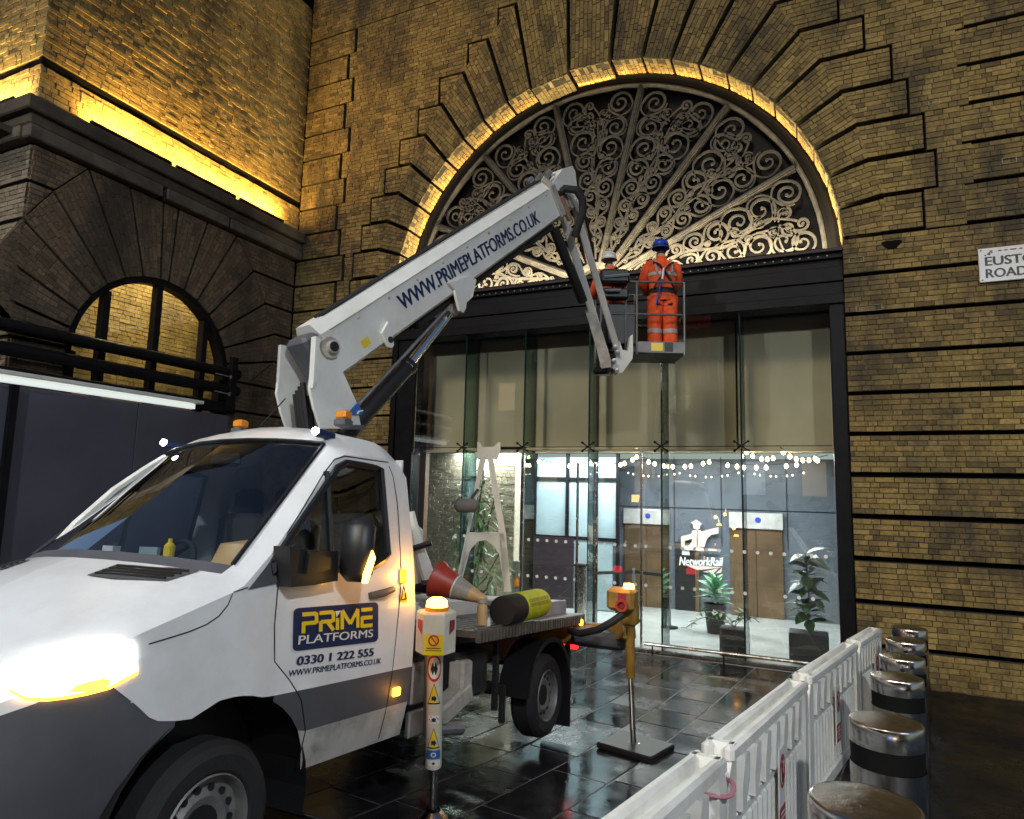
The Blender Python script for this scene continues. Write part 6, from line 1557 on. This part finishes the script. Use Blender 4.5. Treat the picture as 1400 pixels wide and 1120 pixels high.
lugP = [bpt(*p) for p in CL([(250, 470), (275, 540), (300, 590), (330, 602), (348, 575), (340, 520), (330, 470), (300, 375)])]; MB().prism(lugP, bn*.03).build('stowage_lug', M['boom'], trk); MB().lathe([(0, .006), (.028, .006), (.03, 0)], bpt(*CL([(318, 530)])[0])+bn*.03, bn, 12).build('lug_hole', M['black'], trk)
un = MB()
for k in (-.08, .02): un.tube([BA+ba*1.0-bu*(HB+.05)+bn*k, BA+ba*BL*.62-bu*(HB+.045)+bn*k, BA+ba*BL*.92-bu*(HB+.05)+bn*k], .045, 8)
un.build('under_boom_hose', M['rubber'], trk)
# jib
hd0 = at(772, 262, 8.1)
JC = lambda L: [(680+x*200/1400, 210+y*160/1120) for x, y in L]
jn = bn
hp_ = [onplane(*p, at(770, 262, 8.1)+jn*.12, jn) for p in JC([(485, 320), (610, 150), (700, 125), (728, 180), (742, 310), (775, 540), (740, 560), (690, 420), (560, 360)])]
hh = MB()
for off_ in (0, -.26): hh.prism([p+jn*off_ for p in hp_], jn*.03)
q = [onplane(*p, at(770, 262, 8.1)+jn*.12, jn) for p in JC([(485, 320), (610, 150), (700, 125)])]
hh.prism([q[0], q[1], q[2], q[2]-jn*.26, q[1]-jn*.26, q[0]-jn*.26][0:0] or [q[0], q[0]-jn*.26, q[1]-jn*.26, q[1]], unit(np.cross(q[1]-q[0], jn))*.02); hh.build('boom_head', M['boom'], trk)
MB().box((q[0]+q[1])/2-jn*.13, (.20, .12, .012), X=unit(q[1]-q[0]), Y=jn, Z=unit(np.cross(q[1]-q[0], jn))).build('head_slot', M['black'], trk)
J0, J1 = at(772, 275, 8.08), at(838, 494, 8.9)
ja = unit(J1-J0); js = unit(np.cross(ja, CAMP-J0)); jf = unit(np.cross(js, ja))
jb_ = MB()
for dx, w in ((-.07, .10), (.10, .085)):
    c = (J0+J1)/2+js*dx*(-1); L = np.linalg.norm(J1-J0)
    jb_.bbox(c, (w, .13, L), .012, X=js, Y=jf, Z=ja)
jb_.build('jib_arm', M['boom'], trk)
mb = MB(); c = J0+(J1-J0)*.76; P = [at(*p, 8.55) for p in ((801, 428), (813, 427), (832, 480), (836, 502), (822, 504), (817, 482))]; mb.prism(P, -jf*.12); mb.build('jib_knuckle_plate', M['boom_grime'], trk)
mb = MB(); mb.tube([at(757, 312, 8.0), at(770, 345, 8.1), at(786, 384, 8.25), at(797, 412, 8.4)], .062, 10); mb.build('jib_cylinder', M['black'], trk)
mb = MB(); mb.tube([at(762, 268, 7.85), at(772, 258, 7.8), at(788, 260, 7.8), at(796, 272, 7.85), at(797, 290, 7.9), at(790, 310, 7.95), at(786, 324, 8.0)], .048, 10); mb.build('hose_loop', M['rubber'], trk, smooth=True)
CJ = lambda L: [(760+x*140/922, 360+y*170/1120) for x, y in L]
K = [at(*p, 8.75) for p in CJ([(575, 700), (600, 780), (650, 790), (668, 660), (692, 640), (695, 800), (690, 860), (600, 985), (540, 1000), (510, 940), (520, 860), (575, 850)])]
mb = MB(); mb.prism(K, np.array(CF)*.14); mb.build('levelling_link', M['boom'], trk)
for p in CJ([(530, 755), (550, 800), (545, 965), (320, 395), (520, 880)]): MB().lathe([(0, .05), (.03, .045), (.035, 0)], at(*p, 8.72), -CF, 10).build('pin_head', M['alu'], trk)
mb = MB(); mb.bbox(at(824, 508, 8.85), (.24, .2, .10), .03); mb.build('jib_foot', M['black'], trk)

# ------------------------------------------------------------------ basket
M['rail_grey'] = mat('dull_rail_steel', (.17, .17, .165), .5, metal=.6, var=.2)
KN = [at(821, 489, 9.0), at(936, 480, 9.0)]
fl0 = (KN[0][2]+KN[1][2])/2; kx = unit((KN[1]-KN[0])*[1, 1, 0]); ky = np.array((-kx[1], kx[0], 0)); ko = KN[0]*[1, 1, 0]+np.array((0, 0, fl0)); KL = float(np.dot(KN[1]-KN[0], kx)); KD = .62
kp = lambda x, y, z: ko+kx*x+ky*y+np.array((0, 0, z))
mb = MB(); mb.box(kp(KL/2, KD/2, .02), (KL, KD, .03), kx, ky); mb.build('basket_floor', M['steel_dk'], trk)
mb = MB(); mb.box(kp(KL*.72, -.005, .10), (KL*.56, .015, .15), kx, ky); mb.box(kp(KL, KD/2, .10), (.015, KD, .15), kx, ky); mb.box(kp(KL/2, KD, .10), (KL, .015, .15), kx, ky); mb.build('toe_board', M['rail_grey'], trk)
tbx = mb
mb = MB(); mb.add([kp(.60*KL, -.016, .05), kp(.74*KL, -.016, .05), kp(.74*KL, -.016, .16), kp(.60*KL, -.016, .16)], [(0, 1, 2, 3)]); mb.build('yellow_label', M['yellow'], trk)
mb = MB(); mb.add([kp(.76*KL, -.016, .04), kp(.86*KL, -.016, .04), kp(.86*KL, -.016, .17), kp(.76*KL, -.016, .17)], [(0, 1, 2, 3)]); mb.build('dark_label', M['blk_vinyl'], trk)
rt = .017
rails = MB()
for z in (.56, 1.02):
    rails.tube([kp(.30 if z > 1 else .0, 0, z), kp(KL-.05, 0, z), kp(KL-.012, .02, z), kp(KL, .08, z), kp(KL, KD-.05, z), kp(KL-.05, KD, z), kp(0.05, KD, z), kp(0, KD-.05, z), kp(0, 0, z)], rt, 8)
rails.build('guard_rail', M['rail_grey'], trk, smooth=.8)
po = [(.43*KL, 0), (KL, .0), (KL, KD), (.30*KL, 0), (0, KD), (.5*KL, KD), (0, 0)]
for x, y in po: MB().tube([kp(x, y, 0), kp(x, y, 1.02)], rt, 8).build('guard_post', M['rail_grey'], trk, smooth=.8)
mb = MB(); mb.bbox(kp(.15*KL, -.05, 1.05), (.40, .22, .20), .03, X=kx, Y=ky); mb.bbox(kp(.16*KL, -.04, .82), (.36, .16, .14), .02, X=kx, Y=ky); mb.bbox(kp(.25*KL, .1, .42), (.42, .2, .6), .03, X=kx, Y=ky); cbx = mb.build('control_box', M['black'], trk)
MB().tube([kp(.02, -.17, 1.02), kp(.36, -.17, 1.06)], .025, 8).build('control_cover', mat('teal_grey_cover', (.16, .22, .22), .4), cbx)
MB().tube([kp(.05, -.14, .84), kp(.10, -.18, .83), kp(.24, -.17, .84)], .025, 8).build('control_handle', M['alu'], cbx, smooth=True)

# ------------------------------------------------------------------ PEOPLE
def figure(name, J, E, R_, root, o, X, mats, sub=2):
    me = bpy.data.meshes.new(name); keys = list(J); Yp = np.array((-X[1], X[0], 0))
    V = [np.array(o)+X*J[k][0]+Yp*J[k][1]+np.array((0, 0, J[k][2])) for k in keys]
    me.from_pydata([tuple(v) for v in V], [(keys.index(a), keys.index(b)) for a, b in E], [])
    ob = bpy.data.objects.new(name, me); COL.objects.link(ob)
    sm = ob.modifiers.new('Skin', 'SKIN'); sm.use_smooth_shade = True
    lay_ = me.skin_vertices[0].data
    for i, k in enumerate(keys):
        r = R_[k]; lay_[i].radius = r if hasattr(r, '__len__') else (r, r); lay_[i].use_root = (k == root)
    ss = ob.modifiers.new('Sub', 'SUBSURF'); ss.levels = sub; ss.render_levels = sub
    dg = bpy.context.evaluated_depsgraph_get(); dg.update()
    res = bpy.data.meshes.new_from_object(ob.evaluated_get(dg)); bpy.data.objects.remove(ob)
    res.materials.clear()
    for m in mats: res.materials.append(m)
    return res, V, keys
def person(o, X, label, legs='orange', helmet='helmet_blue', lean=.0, arms='fwd', hs=.95):
    Yp = np.array((-X[1], X[0], 0)); t = thing('person', o, label, 'person', 'workers in the lift basket')
    s_ = 1.0; J = {'pel': (0, 0, .93), 'wai': (0, .02+lean*.2, 1.06), 'che': (0, .04+lean*.6, 1.28), 'upc': (0, .03+lean*.9, 1.42), 'nec': (0, .05+lean, 1.50), 'hd0': (0, .075+lean*1.1, 1.57), 'hd1': (0, .085+lean*1.1, 1.68),
         'ns': (0, .165+lean*1.1, 1.625)}
    R_ = {'pel': (.165, .13), 'wai': (.155, .12), 'che': (.185, .135), 'upc': (.16, .11), 'nec': .058, 'hd0': (.068, .085), 'hd1': (.078, .098), 'ns': .02}
    E = [('pel', 'wai'), ('wai', 'che'), ('che', 'upc'), ('upc', 'nec'), ('nec', 'hd0'), ('hd0', 'hd1'), ('hd0', 'ns')]
    for sd, n in ((-1, 'l'), (1, 'r')):
        J.update({n+'sh': (sd*.19, .03+lean*.9, 1.41), n+'el': (sd*.27, .10+lean*.9, 1.14), n+'wr': (sd*.17, .32+lean*.9, 1.10), n+'pa': (sd*.155, .40+lean*.9, 1.115),
                  n+'hip': (sd*.095, 0, .86), n+'kn': (sd*.115, .035, .48), n+'an': (sd*.12, -.01, .10), n+'to': (sd*.13, .15, .045)})
        R_.update({n+'sh': .082, n+'el': .058, n+'wr': .034, n+'pa': (.042, .02), n+'hip': .105, n+'kn': .075, n+'an': .062, n+'to': .042})
        E += [('upc', n+'sh'), (n+'sh', n+'el'), (n+'el', n+'wr'), (n+'wr', n+'pa'), ('pel', n+'hip'), (n+'hip', n+'kn'), (n+'kn', n+'an'), (n+'an', n+'to')]
        for f, (dx, dz, L) in enumerate(((-.030, .004, .062), (-.010, .010, .074), (.012, .008, .070), (.032, .0, .052))):
            a, b, c = 'f%s%da' % (n, f), 'f%s%db' % (n, f), 'f%s%dc' % (n, f); px, py, pz = J[n+'pa']
            J[a] = (px+dx, py+.035, pz+dz); J[b] = (px+dx*1.1, py+.035+L*.55, pz+dz-.012); J[c] = (px+dx*1.05, py+.035+L*.85, pz+dz-.040)
            R_[a] = .0105; R_[b] = .0095; R_[c] = .008; E += [(n+'pa', a), (a, b), (b, c)]
        a, b = 'th%sa' % n, 'th%sb' % n; px, py, pz = J[n+'pa']; J[a] = (px-sd*.045, py+.0, pz+.005); J[b] = (px-sd*.06, py+.045, pz-.012); R_[a] = .012; R_[b] = .0095; E += [(n+'pa', a), (a, b)]
    me, V, keys = figure('body', J, E, R_, 'pel', o, X, [M['orange'], M[legs], M['skin'], M['boot'], M['hair']])
    P = {k: V[i] for i, k in enumerate(keys)}
    co = np.array([p.center[:] for p in me.polygons]); d = (co-np.array(o)); lz = d[:, 2]; lyv = d@Yp; lxv = np.abs(d@X)
    mi = np.where(lz < .12, 3, np.where(lz < .98, 1, 0)); mi = np.where(lz > 1.485, 2, mi); mi = np.where((lz > 1.60) & (lyv < .10+lean*1.1), 4, mi)
    hand = (lyv > .325+lean*.9) & (lz > 1.0) & (lz < 1.2); mi = np.where(hand, 2, mi)
    me.polygons.foreach_set('material_index', mi.astype(np.int32)); shade(me, 3.0)
    for v_ in me.vertices: v_.co = v_.co - Vector(tuple(float(a) for a in o))
    b = bpy.data.objects.new('body', me); COL.objects.link(b); b.parent = t; WM[b.name] = WM[t.name]
    h0 = P['hd1']+np.array((0, 0, .035))
    hm = MB(); hm.lathe([(.136, -.02), (.134, -.012), (.124, .0), (.122, .05), (.100, .10), (.055, .128), (0, .134)], h0, (0, 0, 1), 28); hm.tube([h0+Yp*.03+np.array((0, 0, .11)), h0-Yp*.03+np.array((0, 0, .135)), h0-Yp*.09+np.array((0, 0, .10))], .018, 6); hl_ = hm.build('helmet', M[helmet], t, smooth=.7)
    MB().lathe([(.126, .006), (.1265, .03), (.125, .031)], h0, (0, 0, 1), 28).build('helmet_band', M['strap'] if helmet == 'helmet_blue' else M['wht_vinyl'], hl_)
    # jacket hem, collar and trouser legs
    jk = MB(); c = P['wai']; rows = []
    def oval(c, a, b_, n=24, rip=0): return [tuple(c+X*(a+rip*math.sin(5*k+c[2]*60))*math.cos(2*PI*k/n)+Yp*(b_+rip*math.cos(4*k+c[2]*50))*math.sin(2*PI*k/n)) for k in range(n+1)]
    for z, a, b_ in ((-.235, .208, .168), (-.215, .212, .172), (-.15, .198, .158), (-.06, .192, .152), (.04, .196, .152), (.14, .212, .160), (.24, .222, .162), (.30, .215, .150), (.345, .185, .128), (.372, .13, .10)):
        rows.append(oval(P['wai']+np.array((0, 0, z))+Yp*lean*max(0, z+.05)*1.8, a, b_, 28, .006))
    jk.grid(rows); jk.build('jacket', M['orange'], t, smooth=2.0)
    cl = MB(); cl.grid([oval(P['nec']+np.array((0, 0, z)), a, a*1.08, 20) for z, a in ((-.07, .115), (-.02, .085), (.045, .082), (.05, .074))]); cl.build('collar', M['orange'], t, smooth=2.0)
    for n in 'lr':
        sl2 = MB(); sl2.tube([P[n+'sh']+X*0, P[n+'sh']*.5+P[n+'el']*.5, P[n+'el'], P[n+'el']*.45+P[n+'wr']*.55, P[n+'wr']], [.098, .088, .078, .066, .054], 14); sl2.build('sleeve', M['orange'], t, smooth=2.0)
        if legs == 'orange':
            tr = MB(); k, a, h = P[n+'kn'], P[n+'an'], P[n+'hip']; tr.tube([h+np.array((0, 0, .04)), h*.6+k*.4, k+np.array((0, 0, .06)), k-np.array((0, 0, .08)), k*.4+a*.6, a+np.array((0, 0, -.03))], [.135, .125, .108, .106, .108, .112], 16); tr.build('trouser_leg', M['orange'], t, smooth=2.0)
            rb_ = MB(); q = k*.72+a*.28; rb_.tube([q+np.array((0, 0, .03)), q-np.array((0, 0, .03))], .1105, 16, False); rb_.build('reflective_band', M['reflective'], t, smooth=2.0)
    bd = MB(); bd.grid([oval(P['wai']+np.array((0, 0, z))+Yp*lean*max(0, z+.05)*1.8, a, b_, 28, .004) for z, a, b_ in ((.155, .219, .166), (.205, .226, .169))]); bd.build('reflective_band', M['reflective'], t, smooth=2.0)
    for sd in (-1, 1):
        br_ = MB(); pth = [P['wai']+X*sd*.11-Yp*(.168)+np.array((0, 0, .18)), P['che']+X*sd*.12-Yp*.155+np.array((0, 0, .06)), P['upc']+X*sd*.12-Yp*.115+np.array((0, 0, .03)), P['upc']+X*sd*.12-Yp*.02+np.array((0, 0, .085))]
        br_.tube(pth, .016, 4); br_.build('reflective_brace', M['reflective'], t)
    hs_ = MB()
    up_ = lambda x, y, z: P['wai']+X*x+Yp*y+np.array((0, 0, z))
    hs_.tube([up_(.15, -.09, .36), up_(.07, -.155, .30), up_(0, -.185, .20), up_(-.09, -.18, .06), up_(-.15, -.14, -.05)], .016, 4); hs_.tube([up_(-.15, -.09, .36), up_(-.07, -.155, .30), up_(0, -.186, .20), up_(.09, -.18, .06), up_(.15, -.14, -.05)], .016, 4)
    hs_.grid([oval(P['wai']+np.array((0, 0, z)), .200, .162, 24) for z in (-.12, -.04)])
    for n, sd in (('l', -1), ('r', 1)):
        c = P[n+'hip']-np.array((0, 0, .10)); hs_.tube([c+X*.13*sd+np.array((0, 0, .10)), c-Yp*.13+np.array((0, 0, .0)), c-X*.10*sd-Yp*.05-np.array((0, 0, .01))], .018, 4)
    hs_.build('harness', M['strap'], t)
    MB().tube([up_(-.03, -.195, .20), up_(-.05, -.20, .05), up_(-.09, -.20, -.15), up_(-.13, -.18, -.32)], .016, 5).build('lanyard', M['bluestrap'], t)
    MB().tube([up_(-.02, -.198, .23), up_(-.04, -.205, .06)], .017, 5).build('shock_absorber', M['wht_vinyl'], t)
    t.scale = (hs, hs, hs)
    return t
fx0 = np.dot(at(906, 470, 9.3)-ko, kx)
person(kp(fx0, .28, .035), kx, 'person in orange hi vis jacket and trousers with blue helmet, back turned', 'orange', 'helmet_blue', .03, hs=.95)
person(kp(.20*KL, .30, .035), unit(kx*.95+ky*.3), 'person in orange top, dark trousers and pale helmet, half hidden by the control box', 'trouser_dk', 'helmet_white', .12, hs=.86)

# ================================================================== THINGS ON THE DECK
c0, c1 = at(596, 791, 5.5), at(664, 821, 5.35); ca = unit(c1-c0); L = np.linalg.norm(c1-c0)
cn = thing('traffic_cone', c0, 'grubby red and grey traffic cone lying on its side on the truck deck', 'traffic cone')
pr_ = [(.185, .0), (.165, .10*L), (.14, .3*L)]; P2_ = [(.132, .32*L), (.10, .60*L)]; P3_ = [(.093, .62*L), (.05, .90*L), (.03, .99*L), (.0, 1.0*L)]
MB().lathe([(.0, .01)]+[(.158, -.0), (.155, .02)]+[(.128, .14*L), (.098, .40*L)], c0, ca, 24).build('red_base', M['cone_red'], cn, smooth=.7)
MB().lathe([(.104, .40*L), (.101, .43*L)], c0, ca, 24).build('white_rim', M['wht_vinyl'], cn); MB().lathe([(.096, .43*L), (.066, .70*L)], c0, ca, 24).build('grey_sleeve', M['cone_grey'], cn, smooth=.7); MB().lathe([(.064, .70*L), (.042, .9*L), (.03, L), (0, L)], c0, ca, 24).build('tip', M['tan'], cn, smooth=.7)
r0, r1 = at(686, 836, 5.35), at(737, 824, 6.0); ra = unit(r1-r0); L = np.linalg.norm(r1-r0)
ro = thing('rolled_mat', r0, 'black roll wrapped in bright yellow printed sheet lying on the deck edge', 'roll')
MB().lathe([(0, 0), (.115, 0), (.12, .02), (.12, L), (.115, L+.01), (0, L+.01)], r0, ra, 28).build('roll', M['mat_black'], ro, smooth=.6)
MB().lathe([(.122, .36*L), (.125, .37*L), (.125, .62*L), (.121, .64*L), (.126, .66*L), (.124, .98*L), (.121, L)], r0, ra, 28).build('yellow_wrap', M['hivis_yel'], ro, smooth=.6)
pt_ = MB(); xx = unit(np.cross(ra, (0, 0, 1))); xx = xx if np.dot(xx, CAMP-r0) > 0 else -xx
for i in range(5):
    t_ = .45+.11*i; 
    for a in (.25, .55): pt_.box(r0+ra*L*t_+(xx*math.cos(a)+np.array((0, 0, 1))*math.sin(a))*.1265, (.07, .03, .003), ra, unit(np.cross(xx*math.cos(a)+np.array((0, 0, 1))*math.sin(a), ra)), xx*math.cos(a)+np.array((0, 0, 1))*math.sin(a))
pt_.build('faint_print', mat('olive_print', (.28, .30, .02), .6), ro)
c = at(659, 850, 5.3); cc_ = c-np.array((0, 0, .04)); cn2 = thing('tan_canister', cc_, 'small tan canister with a dark ring cap standing beside the roll', 'canister')
MB().lathe([(0, 0), (.042, 0), (.042, .16), (.03, .18)], cc_, n=16).build('body', M['tan'], cn2, smooth=.6); MB().lathe([(.03, .18), (.04, .19), (.04, .215), (.02, .22), (.018, .19)], cc_, n=16).build('ring_cap', M['boom_grime'], cn2, smooth=.6)
b0 = at(668, 851, 5.28); o = MB().lathe([(0, -.03), (.016, -.03), (.018, .01), (.006, .035), (.0, .04)], b0, n=10).build('drip_bottle', M['wht_vinyl'], smooth=True); tag(o, 'tiny white bottle standing at the black end of the roll', 'bottle')
